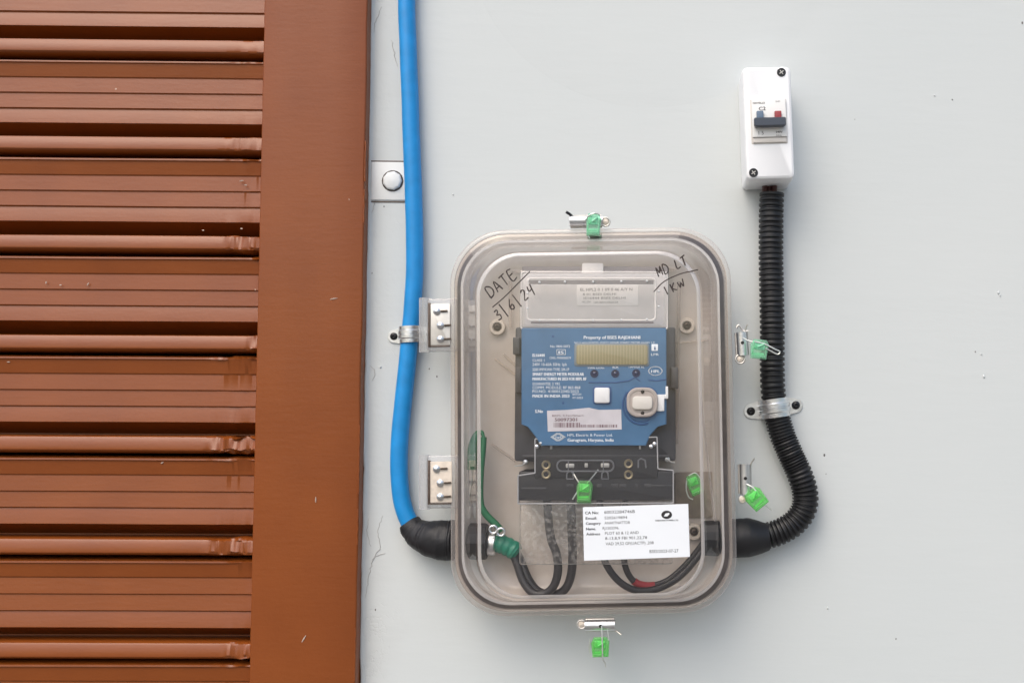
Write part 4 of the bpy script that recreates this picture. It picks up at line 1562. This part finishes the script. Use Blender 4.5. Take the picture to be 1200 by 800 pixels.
m.tube([Lw(552, 549, -.032), Lw(551.5, 565, -.030), Lw(549.5, 577, -.028), Lw(549, 590, -.026)], [.0030, .0026, .0032, .0030], 10)
m.build('crimp_lug', M['zinc'], ew)
m = MB()
for px, py in ((578, 620), (587, 623)):
    c = Lw(px, py, -.04)
    m.tube([c + Vector((.0042 * math.cos(2 * math.pi * k / 14), 0, .0042 * math.sin(2 * math.pi * k / 14))) for k in range(15)], .0014, 8)
m.build_each('ring_terminal', M['zinc'], ew)

# ------------------------------------------------------------------ security seals
SG = 'green plastic security seals'


def seal(px, py, y, rot, w, h, label, loop, pale=False, lean=0.0):
    """clear green tag seal: ribbed body, solid core, locking stub and a loop of twisted wire"""
    t = thing('security_seal', label, 'security seal', P(px, py, y), rot, SG)
    t.rotation_euler[2] = R(lean)
    k = 'sealpale' if pale else 'seal'
    m = MB()
    m.prism([(-w * .40, -h / 2), (w * .46, -h * .47), (w / 2, h * .30), (w * .34, h / 2), (-w * .36, h * .48), (-w / 2, h * .22)], 0, -.007, .0012)
    m.block(-w * .36, w * .38, -h * .40, -h * .33, -.006, -.0078, .0004, .0003)
    m.block(-w * .40, -w * .30, -h * .30, h * .38, -.006, -.0076, .0004, .0003)
    m.block(w * .34, w * .42, -h * .36, h * .26, -.006, -.0076, .0004, .0003)
    m.build('seal_body', M[k], t)
    m = MB()
    m.block(-w * .30, w * .30, -h * .02, h * .36, -.0012, -.0076, .0012, .0008)
    m.tube([Vector((-w * .36, -.0045, -h * .30)), Vector((w * .30, -.0045, -h * .24))], .0019, 10)
    m.tube([Vector((-w * .10, -.0080, h * .10)), Vector((w * .22, -.0080, h * .28))], .0012, 8)
    m.build('seal_core', M['sealcorepale' if pale else 'sealcore'], t)
    m = MB()
    m.lathe(w * .12, h * .14, [(.0019, -.0070), (.0017, -.0086), (0, -.0088)], 10)
    m.block(-w * .34, -w * .14, h * .02, h * .36, -.0068, -.0082, .0006, .0004)
    m.build('seal_pin', M['seal' if not pale else 'sealpale'], t)
    mi = (Matrix.Translation(t.location) @ t.rotation_euler.to_matrix().to_4x4()).inverted()
    m = MB()
    for lp in loop:
        q = spline([mi @ P(a, b, y - d * .001) for a, b, d in lp], 5)
        m.tube(q, .0008, 7)
    m.build('seal_wire', M['sealwire'], t)
    return t


seal(695.5, 264, -.063, -4, .0165, .025, 'pale green seal hung on the latch at the top edge of the box',
     [[(703, 252, 5), (697, 250, 9), (690, 253, 8), (686, 259, 4)], [(689, 276, 3), (691, 279, 3)]], True)
seal(889, 409.5, -.062, -8, .020, .022, 'pale green seal lying across the black ribbed conduit',
     [[(871, 396, 4), (877, 399, 5), (884, 401, 6)], [(884, 400, 8), (896, 403, 8), (908, 409, 8), (914, 412, 7), (911, 415, 7), (903, 411, 7), (897, 408, 8)]], True)
seal(885.5, 584, -.060, 38, .021, .023, 'bright green seal tilted on the lower right latch just above the black gland',
     [[(875, 567, 4), (881, 570, 6), (886, 575, 7)], [(894, 590, 4), (900, 594, 3), (904, 597, 2)]])
seal(703.5, 757, -.060, 0, .020, .021, 'bright green seal hanging below the box from the bottom latch',
     [[(705, 733, 6), (705.5, 745, 8), (706, 760, 9), (706.5, 772, 8), (709, 776, 6), (709.5, 781, 5)], [(712, 738, 3), (713, 748, 4), (711, 754, 5)], [(691.5, 748, 4), (690.5, 757, 4), (691, 765, 4)]])
seal(813.5, 567.5, -.030, 20, .016, .024, 'green seal inside the box to the right of the terminals',
     [[(805, 560, 6), (804, 572, 7), (807, 582, 6), (812, 585, 5)], [(807, 557, 6), (815, 554, 7), (822, 562, 6)]])
seal(685, 575.5, -.074, -4, .0175, .024, 'green seal wired across the front of the black terminals',
     [[(671, 553, -8), (677, 563, -2), (682, 570, 6)], [(701, 550, -8), (694, 559, -2), (688, 566, 6)], [(678, 574, 4), (674, 580, 4), (671, 585, 3)]])
